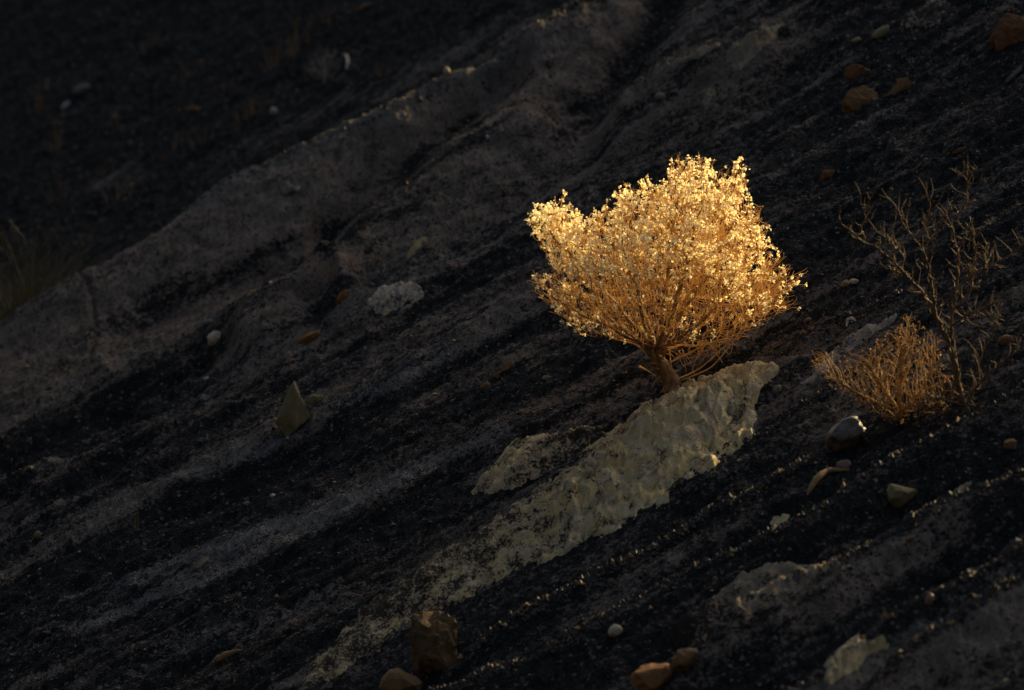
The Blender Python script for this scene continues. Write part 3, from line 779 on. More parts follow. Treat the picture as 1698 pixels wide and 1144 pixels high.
def lying_stick(name, cat, label, pix, width, mat, lift=0.5, taper=(0.5, 1, 0.9, 0.35), seed=0, sides=7):
    P = smooth_path(np.array([hit(a, b)[0] for a, b in pix]), 16)
    s = FPX / hit(*pix[0])[1]
    r = np.interp(np.linspace(0, 1, 16), np.linspace(0, 1, len(taper)), taper) * width / 2 / s
    r = r * (1 + 0.15 * noise2(np.arange(16) * 0.9, np.zeros(16) + seed, seed))
    P[:, 2] += r * lift
    c = P.mean(0); v, f = tube_mesh([(P - c, r)], sides)
    o = link(name, mesh_np(name, v, f, mat), label=label, category=cat); o.location = c
    return o
STICK = wood_material('bleached_stick', (0.36, 0.31, 0.24), (0.26, 0.22, 0.16))
STICKO = wood_material('brown_stick', (0.20, 0.12, 0.05), (0.13, 0.08, 0.035))
lying_stick('stick', 'stick', 'bleached bent stick lying on the foot of the yellow outcrop', [(608, 1066), (612, 1050), (620, 1038), (631, 1026)], 8, STICK, 0.7)
lying_stick('stick', 'stick', 'crooked tan root piece below the reddish brown cobble', [(1338, 823), (1352, 802), (1366, 790), (1376, 783), (1392, 784), (1410, 779)], 11, STICKO, 0.9, (0.4, 1, 1.1, 1, 0.7, 0.2))
lying_stick('stick', 'stick', 'brown stick with a knobbed end on the lower slope', [(358, 1099), (372, 1092), (388, 1084), (404, 1078)], 12, STICKO, 0.6, (1.0, 1.1, 0.7, 0.3))
lying_stick('bark_curl', 'bark', 'white curl of bark on the edge of the pale slab', [(1404, 543), (1406, 534), (1412, 530), (1420, 534)], 7, STICK, 0.9)
lying_stick('stick', 'stick', 'short white sliver of wood on the far slope by the dead twig bush', [(574, 116), (577, 106), (575, 94), (568, 90)], 5, STICK, 1.0)
lying_stick('stick', 'stick', 'thin pale twig near the top of the far dark slope', [(590, 20), (604, 13), (618, 6)], 6, STICKO, 0.8)

def flat_leaf(label, pix, wpx, mat):
    P0, t = hit(*pix[0]); P1, _ = hit(*pix[1]); s = FPX / t
    ax = P1 - P0; L = np.linalg.norm(ax); ax /= L
    side = np.cross(ax, FWD); side /= np.linalg.norm(side); nrm = np.cross(side, ax); nrm = nrm if nrm @ FWD < 0 else -nrm
    n = 9; V = []
    for i in range(n):
        u = i / (n - 1); w = wpx / s / 2 * math.sin(math.pi * min(1, 0.06 + u * 0.94)) ** 0.7
        c = ax * (u * L) + nrm * (0.004 + 0.012 * u * (1 - u) * 4)
        for k, q in ((-1, 0.003), (0, 0.0), (1, 0.003)): V.append(c + side * w * k + nrm * q)
    V = np.array(V); m = len(V); V = np.concatenate([V, V - nrm * 0.0012])
    F = gridfaces(n, 3); F = np.concatenate([F, F[:, ::-1] + m])
    o = link('dry_leaf', mesh_np('dry_leaf', V, F, mat), label=label, category='leaf'); o.location = P0
LEAFT = rock_material((0.20, 0.175, 0.11), (0.16, 0.14, 0.09), 0.6, bump=0.001)
LEAFG = rock_material((0.11, 0.19, 0.08), (0.09, 0.16, 0.07), 0.5, bump=0.001)
LEAFO = rock_material((0.12, 0.11, 0.05), (0.09, 0.08, 0.04), 0.6, bump=0.001)
flat_leaf('narrow tan dry leaf on the grey clay streak', [(316, 948), (346, 922)], 13, LEAFT)
flat_leaf('single green leaf beside the dead twig bush on the far slope', [(579, 112), (592, 106)], 9, LEAFG)
flat_leaf('olive leaf lying above the chalky white patch', [(674, 428), (706, 394)], 15, LEAFO)

# ------------------------------------------------------------------ plants
def colonize(seeds, attr, di, dk, step, iters, rg, jitter=0.25, up=0.0):
    """space colonization; seeds: (points, parents). returns nodes, parents"""
    N = [np.array(p, float) for p in seeds[0]]; par = list(seeds[1])
    pts = np.array(N)
    A = attr.copy(); alive = np.ones(len(A), bool)
    near = np.full(len(A), -1); nd = np.full(len(A), 1e9)
    new = list(range(len(N)))
    for it in range(iters):
        if not alive.any(): break
        idx = np.where(alive)[0]
        q = np.array([N[i] for i in new])
        for c in range(0, len(idx), 4000):
            ii = idx[c:c + 4000]
            D = np.linalg.norm(A[ii][:, None] - q[None], axis=2)
            j = D.argmin(1); dm = D[np.arange(len(ii)), j]
            b = dm < nd[ii]; nd[ii[b]] = dm[b]; near[ii[b]] = np.array(new)[j[b]]
        alive &= nd > dk
        idx = np.where(alive & (nd < di))[0]
        if len(idx) == 0: break
        own = near[idx]; P = np.array(N)
        dirs = A[idx] - P[own]; dirs /= np.linalg.norm(dirs, axis=1)[:, None]
        acc = np.zeros((len(N), 3)); np.add.at(acc, own, dirs)
        grow = np.unique(own); new = []
        for g in grow:
            d = acc[g]; n_ = np.linalg.norm(d)
            if n_ < 0.15: d = d + rg.normal(size=3) * 0.3; n_ = np.linalg.norm(d)
            d = d / n_ + rg.normal(size=3) * jitter + np.array([0, 0, up]); d /= np.linalg.norm(d)
            N.append(N[g] + d * step); par.append(g); new.append(len(N) - 1)
    return np.array(N), np.array(par)

def skeleton_paths(N, par, rtip, power, rmax, cap=None):
    n = len(N); kids = [[] for _ in range(n)]
    for i, p in enumerate(par):
        if p >= 0: kids[p].append(i)
    load = np.ones(n)
    for i in range(n - 1, -1, -1):
        if kids[i]: load[i] = sum(load[k] for k in kids[i])
    r = np.minimum(rtip * load ** power, rmax)
    paths = []
    for i in range(n):
        if par[i] < 0 or (kids[par[i]] and i != max(kids[par[i]], key=lambda k: load[k])):
            ch = [i]
            while kids[ch[-1]]: ch.append(max(kids[ch[-1]], key=lambda k: load[k]))
            P = [N[k] for k in ch]; rr = [r[k] for k in ch]
            if par[i] >= 0: P = [N[par[i]]] + P; rr = [rr[0]] + rr
            if len(P) > 1:
                P = np.array(P); 
                if len(P) > 3: P[1:-1] = 0.25 * P[:-2] + 0.5 * P[1:-1] + 0.25 * P[2:]
                rr = np.array(rr); rr[-1] *= 0.6
                paths.append((P, rr))
    tips = [i for i in range(n) if not kids[i]]
    return paths, tips, load, kids

def fill_outline(poly, n, rg, half, ctr, k=0.55):
    """points spread through the volume whose outline is the polygon (pixels); returns px, py, depth in pixels"""
    P = np.array(poly, float); out = []
    lo, hi = P.min(0), P.max(0)
    a = rg.uniform(lo, hi, (n * 8, 2)); d = poly_sd(a[:, 0], a[:, 1], poly)
    m = d > 0; a = a[m]; d = d[m]
    thick = half * np.clip(d / (0.42 * half), 0, 1) ** k
    w = thick / half; keep = rg.rand(len(a)) < w
    a, thick = a[keep], thick[keep]
    dep = rg.uniform(-1, 1, len(a)) * thick
    return np.c_[a, dep][:n]

def to_local(pix, base_pix, s):
    pix = np.asarray(pix, float)
    return np.stack([(pix[:, 0] - base_pix[0]) / s, pix[:, 2] / s, (base_pix[1] - pix[:, 1]) / s / math.cos(PITCH) - 0.0 + math.tan(PITCH) * 0 * pix[:, 2]], -1)

def petals(centres, dirs, sizes, rg, per=(8, 12), spread=1.0, narrow=0.8):
    """clusters of small folded bracts"""
    V, T = [], []
    for c, d, s in zip(centres, dirs, sizes):
        k = rg.randint(per[0], per[1] + 1); tone = rg.rand()
        for _ in range(k):
            n = d * 0.5 + rg.normal(size=3); n /= np.linalg.norm(n)
            a = np.cross(n, rg.normal(size=3)); a /= np.linalg.norm(a); b = np.cross(n, a)
            L = s * rg.uniform(0.7, 1.25); W = L * narrow * rg.uniform(0.8, 1.15)
            o = c + n * s * rg.uniform(0.0, 0.7) * spread + rg.normal(size=3) * s * 0.42 * spread
            f = rg.uniform(0.1, 0.35) * W
            V += [o, o + a * L * 0.45 + b * W * 0.5 + n * f, o + a * L * 0.95 + b * W * 0.28 + n * f * 0.6, o + a * L * 1.05 - b * W * 0.12, o + a * L * 0.85 - b * W * 0.42 + n * f, o + a * L * 0.35 - b * W * 0.46 + n * f * 0.8]
            T += [np.clip(tone * 0.7 + rg.rand() * 0.3, 0, 1)] * 6
    V = np.array(V); m = len(V) // 6; b = np.arange(m)[:, None] * 6
    F = np.concatenate([b + np.array([0, 1, 2]), b + np.array([0, 2, 3]), b + np.array([0, 3, 4]), b + np.array([0, 4, 5])])
    return V, F, np.array(T)

# --- the sunlit saltbush
rg = np.random.RandomState(7)
BP = (1110, 641)
B, bt = hit(*BP); s = FPX / bt
shrub = empty('saltbush', B, label='bushy golden shrub glowing in sunlight on a gnarled bare trunk', category='shrub')
CROWN = [(874, 455), (893, 447), (915, 462), (908, 430), (884, 398), (870, 374), (890, 346), (915, 340), (938, 318), (950, 332), (948, 355), (972, 366), (992, 348), (1022, 312), (1050, 310), (1072, 302), (1092, 312), (1098, 280), (1112, 262), (1124, 250), (1132, 268), (1162, 260), (1188, 268), (1200, 296), (1214, 268), (1228, 264), (1238, 298), (1242, 335), (1262, 348), (1274, 372), (1278, 420), (1296, 405), (1304, 440), (1318, 446), (1336, 446), (1330, 480), (1306, 520), (1268, 548), (1210, 566), (1140, 576), (1060, 580), (1000, 572), (960, 556), (925, 528), (884, 494)]
att = fill_outline(CROWN, 9500, rg, 175, None)
thin = (att[:, 0] > 1278) & (att[:, 1] > 395)
att = att[~(thin & (rg.rand(len(att)) < 0.55))]
attL = to_local(att, BP, s)
def lp(px, py, dep=0.0): return [(px - BP[0]) / s, dep, (BP[1] - py) / s]
seeds = [lp(1086, 582, 0.0)]; spar = [-1]
limbs = [[(1060, 560, -.05), (1020, 530, -.10), (985, 495, -.12)], [(1040, 565, .02), (990, 555, .03), (940, 525, .04)], [(1075, 545, -.10), (1060, 500, -.17), (1050, 450, -.2)],
         [(1090, 550, .05), (1085, 500, .1), (1070, 440, .13)], [(1105, 540, -.06), (1120, 490, -.10), (1135, 430, -.12), (1150, 370, -.10)], [(1115, 545, .06), (1145, 495, .12), (1175, 440, .15)],
         [(1115, 562, -.04), (1155, 530, -.10), (1195, 490, -.15)], [(1120, 568, .02), (1170, 556, .03), (1225, 535, .04), (1280, 505, .04)], [(1115, 570, -.05), (1160, 565, -.1), (1215, 552, -.12)],
         [(1080, 540, .1), (1040, 490, .18), (1010, 430, .2)], [(1050, 540, .08), (1000, 490, .12), (950, 430, .08), (915, 390, .02)], [(1100, 530, .0), (1105, 460, .02), (1110, 390, .02), (1125, 320, .0)],
         [(1030, 550, -.04), (970, 520, -.06), (915, 485, -.04)], [(1130, 520, .02), (1180, 450, .02), (1215, 370, .02)]]
for L in limbs:
    prev = 0; P0 = np.array(seeds[0])
    pts = smooth_path(np.array([seeds[0]] + [lp(*q) for q in L]), 3 + 5 * len(L))
    pts[1:] += rg.normal(size=pts[1:].shape) * 0.004
    for q in pts[1:]:
        seeds.append(list(q)); spar.append(prev); prev = len(seeds) - 1
N, par = colonize((seeds, spar), attL, 0.13, 0.020, 0.0125, 110, rg, 0.26, 0.3)
paths, tips, load, kids = skeleton_paths(N, par, 0.0007, 0.40, 0.011)
thick = [(P, r) for P, r in paths if r.max() > 0.0032]; thin_ = [(P, r) for P, r in paths if r.max() <= 0.0032]
WOOD = wood_material('shrub_wood', (0.26, 0.155, 0.065), (0.15, 0.085, 0.036))
TWIG = wood_material('shrub_twig', (0.84, 0.60, 0.26), (0.68, 0.43, 0.15), 0.45)
# twisted trunk of several strands
strands = []
for k in range(9):
    a0 = k * 2 * math.pi / 9 + rg.rand() * 0.4
    n = 16; u = np.linspace(0, 1, n)
    ctr = smooth_path(np.array([lp(1118, 652), lp(1112, 632), lp(1100, 610), lp(1090, 595), lp(1086, 578)]), n)
    rad = 0.017 * (1.25 - 0.55 * u) * (0.75 + 0.5 * rg.rand())
    ang = a0 + 1.9 * u + 0.25 * np.sin(u * 6 + k)
    P = ctr + np.stack([np.cos(ang) * rad, np.sin(ang) * rad, 0 * u], -1)
    # splay into a limb at the top and into a root at the foot
    P[-4:] += np.outer(np.linspace(0, 1, 4), [math.cos(a0 + 1.9) * 0.02, math.sin(a0 + 1.9) * 0.02, 0.004])
    P[:3] += np.outer(np.linspace(1, 0, 3), [math.cos(a0) * 0.02, math.sin(a0) * 0.02, -0.01])
    r = 0.0115 * (1.15 - 0.4 * u) * (0.8 + 0.5 * rg.rand()) * (1 + 0.14 * noise2(u * 9, u * 0 + k, 33))
    strands.append((P, r))
# stubs and peeling shreds on its downhill side
for k in range(14):
    z = rg.uniform(0.01, 0.10); c = np.array([-0.022 - 0.25 * z + rg.normal() * 0.006, -0.02 + rg.normal() * 0.01, z])
    d = np.array([-rg.uniform(0.3, 1), -rg.uniform(0, 0.6), rg.uniform(-0.5, 0.5)]) * rg.uniform(0.02, 0.045)
    P = smooth_path(np.array([c, c + d * 0.5 + rg.normal(size=3) * 0.006, c + d + rg.normal(size=3) * 0.01]), 6)
    strands.append((P, np.linspace(0.0035, 0.0012, 6)))
v, f = tube_mesh(strands, 7)
link('trunk', mesh_np('trunk', v, f, WOOD), shrub)
v, f = tube_mesh(thick, 6)
link('branches', mesh_np('branches', v, f, WOOD), shrub, kind='stuff')
# fine hanging twigs under the crown on the uphill side
extra = []
for k in range(60):
    px0 = rg.uniform(1105, 1215); py0 = np.interp(px0, [1090, 1300], [590, 545]) - rg.uniform(0, 8)
    P0 = np.array(lp(px0, py0, rg.uniform(-.12, .12)))
    d = np.array([rg.uniform(-0.9, 0.9), rg.uniform(-.6, .6), -rg.uniform(0.2, 1)]) * rg.uniform(0.03, 0.085)
    extra.append((smooth_path(np.array([P0, P0 + d * 0.5 + rg.normal(size=3) * 0.016, P0 + d + rg.normal(size=3) * 0.02]), 6), np.linspace(0.0012, 0.0006, 6)))
for q0, q1, q2 in (((1125, 628), (1160, 612), (1200, 575)), ((1128, 632), (1180, 610), (1212, 570)), ((1112, 600), (1130, 590), (1170, 572)), ((1060, 607), (1080, 618), (1100, 632)), ((1072, 586), (1055, 570), (1015, 560))):
    extra.append((smooth_path(np.array([lp(*q0), lp(*q1), lp(*q2)]), 12), np.linspace(0.003, 0.0014, 12)))
# feathery side twigs pointing up and out from the crown's foot
foot = np.array(lp(1090, 600)); spr = []; spr_tip = []
cand = np.where(N[:, 2] > 0.06)[0]
for k in rg.choice(cand, 4600):
    o_ = N[k]; d = o_ - foot; d /= np.linalg.norm(d); d = d + rg.normal(size=3) * 0.33 + np.array([0, 0, 0.35]); d /= np.linalg.norm(d)
    L_ = rg.uniform(0.02, 0.06); e_ = o_ + d * L_ + rg.normal(size=3) * 0.006
    qx = BP[0] + e_[0] * s; qy = BP[1] - e_[2] * s
    if poly_sd(np.array([qx]), np.array([qy]), CROWN)[0] < -4: continue
    spr.append((np.array([o_, o_ + d * L_ * 0.35 + rg.normal(size=3) * 0.003, o_ + d * L_ * 0.7 + rg.normal(size=3) * 0.004, e_]), np.array([0.00085, 0.0007, 0.0006, 0.0004]))); spr_tip.append((e_, d))
v, f = tube_mesh(thin_ + extra + spr, 4)
link('twigs', mesh_np('twigs', v, f, TWIG), shrub, kind='stuff')
# papery bracts at the twig ends
LEAF = leaf_material('papery_bract', (0.92, 0.83, 0.56), (0.90, 0.83, 0.64), (0.98, 0.82, 0.38), (0.98, 0.86, 0.50), 0.54, 0.75)
tp = N[tips]; pxl = tp[:, 0] * s + BP[0]; pyl = BP[1] - tp[:, 2] * s
sd = poly_sd(pxl, pyl, CROWN)
low = sstep(360, 500, pyl - 55 * sstep(1150, 1240, pxl))
lowright = ((pxl > 1270) & (pyl > 430))
shell = sstep(70, 10, sd)                       # near the crown's outline
prob = np.clip(0.9 - 0.72 * low + 0.45 * shell * (1 - 0.5 * low) + 0.75 * sstep(1010, 930, pxl) - 0.45 * lowright, 0.08, 1)
clump = noise3(tp * 15.0 + 5.0, 404)
prob = prob * np.clip(0.58 + 2.3 * clump + 0.45 * sstep(1020, 930, pxl), 0.05, 1)
pick = rg.rand(len(tips)) < prob
ctr = tp[pick]; par_t = N[par[np.array(tips)[pick]]]
dirs = ctr - par_t; dirs /= np.linalg.norm(dirs, axis=1)[:, None] + 1e-9
size = np.where(low[pick] > 0.6, 0.0056, 0.0085) * rg.uniform(0.55, 1.45, pick.sum()); size = np.where(lowright[pick], 0.005, size)
# a few nodes below the tips carry bracts too
sub_i = [par[par[i]] for i in np.array(tips)[pick] if par[i] >= 0 and par[par[i]] > 0]
sub_i = np.array(sub_i)[rg.rand(len(sub_i)) < 0.5]
c2 = N[sub_i]; d2 = rg.normal(size=c2.shape); d2 /= np.linalg.norm(d2, axis=1)[:, None]
low2 = sstep(380, 500, BP[1] - c2[:, 2] * s)
k2 = rg.rand(len(c2)) < (0.8 - 0.75 * low2)
st_c = np.array([q[0] for q in spr_tip]); st_d = np.array([q[1] for q in spr_tip]); st_y = BP[1] - st_c[:, 2] * s; st_x = BP[0] + st_c[:, 0] * s
k3 = rg.rand(len(st_c)) < np.clip(0.55 - 0.5 * sstep(340, 500, st_y - 55 * sstep(1150, 1240, st_x)) + 0.5 * sstep(1000, 920, st_x), 0.05, 1) * np.clip(0.6 + 1.8 * noise3(st_c * 15.0 + 5.0, 404), 0.05, 1)
V1, F1, T1 = petals(np.concatenate([ctr, c2[k2], st_c[k3]]), np.concatenate([dirs, d2[k2], st_d[k3]]), np.concatenate([size, np.full(k2.sum(), 0.0075), rg.uniform(0.0045, 0.0085, k3.sum())]), rg)
link('foliage', mesh_np('foliage', V1, F1, LEAF, {'tone': T1}, smooth=False), shrub, kind='stuff')
print('saltbush', len(N), 'nodes', len(tips), 'tips', len(F1), 'tris')

# --- rust brown twig bush
rg = np.random.RandomState(11)
BP2 = (1492, 694); B2, bt = hit(*BP2); s2 = FPX / bt
bush = empty('twig_bush', B2, label='low rust brown twig bush at the foot of the dead shrub', category='bush')
OUT2 = [(1338, 606), (1342, 584), (1368, 578), (1390, 600), (1420, 590), (1452, 562), (1478, 548), (1502, 520), (1516, 515), (1530, 548), (1556, 552), (1566, 585), (1560, 620), (1610, 640), (1605, 685), (1540, 702), (1520, 724), (1490, 716), (1440, 690), (1400, 660), (1372, 640)]
a2 = to_local(fill_outline(OUT2, 3400, rg, 95, None), BP2, s2)
sd2, sp2 = [[0, 0, -0.01], [0, 0, 0.02]], [-1, 0]
for L in ([(1460, 670), (1420, 650), (1385, 625)], [(1475, 660), (1455, 630), (1440, 600)], [(1490, 660), (1490, 620), (1500, 570)], [(1510, 670), (1530, 640), (1545, 600)], [(1520, 685), (1550, 680), (1575, 670)], [(1480, 690), (1500, 705), (1505, 715)]):
    prev = 1; dp = rg.uniform(-.05, .05)
    pts = smooth_path(np.array([sd2[1]] + [[(a - BP2[0]) / s2, dp * (i + 1) / 3, (BP2[1] - b) / s2] for i, (a, b) in enumerate(L)]), 12)
    for q in pts[1:]: sd2.append(list(q)); sp2.append(prev); prev = len(sd2) - 1
N2, p2 = colonize((sd2, sp2), a2, 0.15, 0.0125, 0.012, 80, rg, 0.12, 0.75)
pa, tips2, _, _ = skeleton_paths(N2, p2, 0.0006, 0.44, 0.007)
BTW = wood_material('rust_twig', (0.40, 0.245, 0.08), (0.27, 0.15, 0.048), 0.25)
tk = [q for q in pa if q[1].max() > 0.003]; tn = [q for q in pa if q[1].max() <= 0.003]
v, f = tube_mesh(tk, 5); link('branches', mesh_np('branches', v, f, BTW), bush, kind='stuff')
v, f = tube_mesh(tn, 4); link('twigs', mesh_np('twigs', v, f, BTW), bush, kind='stuff')
lc = N2[np.array(tips2)]; kk = rg.rand(len(lc)) < 0.25
V1, F1, T1 = petals(lc[kk], np.tile([0, 0, 1.0], (kk.sum(), 1)), np.full(kk.sum(), 0.005), rg, (2, 4))
BL = leaf_material('rust_bract', (0.30, 0.16, 0.05), (0.24, 0.13, 0.05), (0.34, 0.16, 0.04), (0.26, 0.13, 0.04), 0.4)
link('foliage', mesh_np('foliage', V1, F1, BL, {'tone': T1}, smooth=False), bush, kind='stuff')

# --- bare dead shrub
rg = np.random.RandomState(5)
BP3 = (1608, 684); B3, bt = hit(*BP3); s3 = FPX / bt
dead = empty('dead_shrub', B3, label='bare dead shrub with crooked leafless limbs, taller than the twig bush beside it', category='shrub')
cr = lambda L: [(1300 + a / 2.289, 260 + b / 2.289) for a, b in L]
LIMBS = [([(700, 985), (672, 910), (652, 810), (625, 710), (590, 640), (555, 560), (510, 500), (465, 450), (400, 380), (330, 330), (270, 300), (220, 260), (200, 215)], 15, 2.2, .0),
  ([(660, 860), (645, 740), (630, 640), (640, 570), (655, 480), (665, 400), (650, 330), (625, 230), (585, 185)], 11, 2.0, .06),
  ([(575, 610), (560, 520), (545, 420), (520, 350), (490, 310), (460, 260), (440, 215), (405, 165)], 8, 1.8, -.05),
  ([(490, 310), (525, 275), (545, 200), (548, 145)], 3.5, 1.4, .03), ([(300, 312), (285, 270), (298, 220), (295, 170)], 3.5, 1.6, -.03),
  ([(400, 380), (425, 345), (390, 305), (350, 290)], 3.5, 1.4, .04), ([(640, 570), (690, 540), (712, 470), (727, 400), (718, 330), (732, 290)], 8, 2.0, .08),
  ([(655, 500), (700, 440), (745, 430), (800, 412), (850, 385), (905, 345), (950, 330)], 5.5, 1.6, .1), ([(630, 645), (680, 592), (740, 572), (795, 540), (815, 515)], 5, 1.6, -.08),
  ([(650, 620), (720, 604), (785, 588), (830, 600)], 3.5, 1.3, -.04), ([(625, 230), (662, 210), (685, 170), (690, 90), (672, 66), (642, 50)], 3.5, 1.5, .03),
  ([(700, 930), (740, 845), (800, 792), (860, 742), (925, 685)], 5, 1.8, -.06), ([(740, 845), (735, 770), (780, 680), (850, 600)], 4, 1.4, .0),
  ([(690, 930), (735, 955), (775, 962)], 5, 1.6, -.05), ([(690, 945), (640, 930), (570, 905), (520, 880)], 6, 2, -.08), ([(690, 920), (720, 880), (745, 855)], 4, 2, .05),
  ([(765, 440), (768, 380), (785, 330)], 3, 1.2, .1), ([(465, 450), (420, 430), (380, 420)], 4, 1.4, .02), ([(520, 350), (560, 300), (585, 235)], 3.5, 1.2, .03),
  ([(650, 330), (690, 300), (700, 250)], 3, 1.2, .02), ([(665, 400), (690, 440), (650, 380)], 2.5, 1.2, 0), ([(440, 430), (455, 380), (400, 320)], 3.5, 1.3, .05), ([(545, 420), (555, 350), (545, 300)], 3, 1.2, -.04),
  ([(680, 960), (700, 1000), (720, 1010)], 6, 2, -.05), ([(650, 930), (600, 960), (560, 985)], 5, 2, -.06)]
dp3 = []
for L, w0, w1, dep in LIMBS:
    pix = np.array(cr(L)); u = np.linspace(0, 1, len(pix))
    P = np.stack([(pix[:, 0] - BP3[0]) / s3, dep * u, (BP3[1] - pix[:, 1]) / s3], -1)
    n = 4 * len(pix); P = smooth_path(P, n); P[1:] += rg.normal(size=P[1:].shape) * 0.0022
    r = np.linspace(w0 * 0.78, w1 * 0.65, n) / 2 / s3 * (1 + 0.2 * noise2(np.arange(n) * 0.7, np.zeros(n) + len(dp3), 77))
    dp3.append((P, r))
main = list(dp3); spurs = []
for P, r in main:
    for k in range(3, len(P) - 1):
        if rg.rand() < 0.85:
            t = P[k] - P[k - 1]; t /= np.linalg.norm(t) + 1e-9
            d = t * 0.5 + rg.normal(size=3) * 0.7 + np.array([0, 0, 0.45]); d /= np.linalg.norm(d); L = rg.uniform(0.012, 0.06)
            Q = smooth_path(np.array([P[k], P[k] + d * L * 0.5 + rg.normal(size=3) * 0.005, P[k] + d * L + rg.normal(size=3) * 0.008 + np.array([0, 0, 0.01])]), 6)
            spurs.append((Q, np.linspace(min(r[k], 0.0026), 0.0006, 6)))
            for _ in range(rg.randint(0, 3)):
                o_ = Q[rg.randint(2, 6)]; e_ = o_ + (d + rg.normal(size=3) * 0.6 + np.array([0, 0, 0.3])) * rg.uniform(0.008, 0.024)
                spurs.append((np.array([o_, (o_ + e_) / 2 + rg.normal(size=3) * 0.002, e_]), np.array([0.001, 0.0008, 0.0005])))
DW = wood_material('dead_wood', (0.13, 0.085, 0.040), (0.06, 0.040, 0.02))
v, f = tube_mesh(main[:2], 9); link('trunk', mesh_np('trunk', v, f, DW), dead)
for P, r in main[2:]:
    v, f = tube_mesh([(P, r)], 6); link('branch', mesh_np('branch', v, f, DW), dead)
v, f = tube_mesh(spurs, 4); link('twigs', mesh_np('twigs', v, f, DW), dead, kind='stuff')

# --- grass in the gully behind the upper ridge, dry stalks and a dead tuft on the far slope
def blades(base, n, spread, height, lean, width, rg, curl=0.3):
    V, F = [], []
    for k in range(n):
        o = np.array([rg.normal() * spread, rg.normal() * spread, 0])
        o[2] = ground_z(base[0] + o[0], base[1] + o[1]) - base[2] - 0.01
        hgt = height * rg.uniform(0.45, 1.1); a = rg.uniform(0, 2 * math.pi)
        d = np.array([math.cos(a), math.sin(a), 0]) * hgt * lean * rg.uniform(0.2, 1) + np.array([o[0] * 0.9, 0, 0])
        sd_ = np.array([-math.sin(a + rg.normal()), math.cos(a), 0]); sd_ /= np.linalg.norm(sd_)
        m = 6; b = len(V)
        for i in range(m):
            u = i / (m - 1); c = o + d * (u ** 1.8) * (1 + curl * u) + np.array([0, 0, hgt * (u - 0.18 * curl * u * u)]); w = width * (1 - 0.85 * u)
            V += [c - sd_ * w, c + sd_ * w]
        for i in range(m - 1): F.append([b + 2 * i, b + 2 * i + 1, b + 2 * i + 3, b + 2 * i + 2])
    return np.array(V), np.array(F)
GRASS = leaf_material('gully_grass', (0.075, 0.062, 0.024), (0.055, 0.048, 0.020), (0.07, 0.058, 0.022), (0.055, 0.045, 0.018), 0.3)
STRAW = leaf_material('dry_stalk', (0.20, 0.13, 0.05), (0.14, 0.085, 0.036), (0.19, 0.12, 0.05), (0.14, 0.09, 0.04), 0.3)
rg = np.random.RandomState(3)
# the tuft stands in the gully: its foot is hidden by the ridge, so it is set behind the ridge's crest
pc, tc = hit(30, 560); gx, gy = pc[0] - 0.02, pc[1] + 0.55
def grass(name, label, x, y, n, spread, height, lean, width, mat, cat='grass', group=None):
    b = np.array([x, y, float(ground_z(np.array(x), np.array(y)))])
    v, f = blades(b, n, spread, height, lean, width, rg)
    o = link(name, mesh_np(name, v, f, mat, {'tone': rg.rand(len(v))}), label=label, category=cat, group=group); o.location = b
    return o
topz = 0
gb = float(ground_z(np.array(gx), np.array(gy)))
need = None
for hh in np.arange(0.1, 1.5, 0.01):
    if project(gx, gy, gb + hh)[1] < 385: need = hh; break
print('grass tuft height', need)
grass('grass_tuft', 'olive green grass tuft growing behind the upper ridge', gx, gy, 1500, 0.10, 0.82 * (need or 0.4), 0.6, 0.0012, GRASS)
STALKS = [(457, 110, 60), (478, 95, 70), (500, 80, 60), (375, 150, 38), (427, 188, 42), (402, 200, 45), (92, 250, 70), (97, 330, 60), (200, 330, 60), (290, 250, 36), (335, 240, 40), (155, 300, 44), (240, 90, 50), (640, 120, 36), (60, 180, 60), (540, 40, 40), (330, 120, 40), (200, 200, 40)]
for i, (a, b, hp) in enumerate(STALKS):
    P, t = hit(a, b); sx = FPX / t
    grass('grass_stalks', 'sparse dry brown stalks standing on the far dark slope', P[0], P[1], 9, 0.025, hp / sx, 0.16, 0.0016, STRAW, group='dry stalks on the far slope')
P, t = hit(228, 880)
grass('grass_stalks', 'single straw-coloured stalk standing on the lower slope', P[0], P[1], 2, 0.003, 62 / (FPX / t), 0.05, 0.0012, STRAW)

rg = np.random.RandomState(19)
BP4 = (538, 138); B4, bt = hit(*BP4); s4 = FPX / bt
tuft = empty('dead_tuft', B4, label='tangled grey dead twig bush on the far dark slope', category='bush')
a4 = to_local(fill_outline([(497, 110), (510, 85), (535, 68), (560, 75), (575, 95), (570, 120), (545, 132), (510, 132)], 420, rg, 34, None), BP4, s4)
N4, p4 = colonize(([[0, 0, -0.01], [0, 0, 0.02]], [-1, 0]), a4, 0.14, 0.016, 0.010, 50, rg, 0.4, 0.0)
pa4, _, _, _ = skeleton_paths(N4, p4, 0.0010, 0.36, 0.006)
GW = wood_material('grey_twig', (0.24, 0.20, 0.165), (0.15, 0.125, 0.10))
v, f = tube_mesh(pa4, 4); link('twigs', mesh_np('twigs', v, f, GW), tuft, kind='stuff')

# wiry rootlets round the tall pointed stone
rg = np.random.RandomState(23)
PB, t = hit(492, 724); sx = FPX / t
wp = []
for k in range(46):
    a_, b_ = rg.uniform(440, 560), rg.uniform(620, 735)
    Q, _ = hit(a_, b_); an = rg.uniform(0, math.pi)
    d = np.array([math.cos(an), 0, math.sin(an) * 0.6]) * rg.uniform(0.02, 0.07)
    wp.append((smooth_path(np.array([Q - PB, Q - PB + d * 0.5 + rg.normal(size=3) * 0.008 + [0, -0.006, 0.006], Q - PB + d + rg.normal(size=3) * 0.008]), 8), np.full(8, 0.0007)))
v, f = tube_mesh(wp, 3)
o = link('rootlets', mesh_np('rootlets', v, f, GW), label='wiry dark rootlets scattered round the tall pointed stone', category='roots', kind='stuff'); o.location = PB

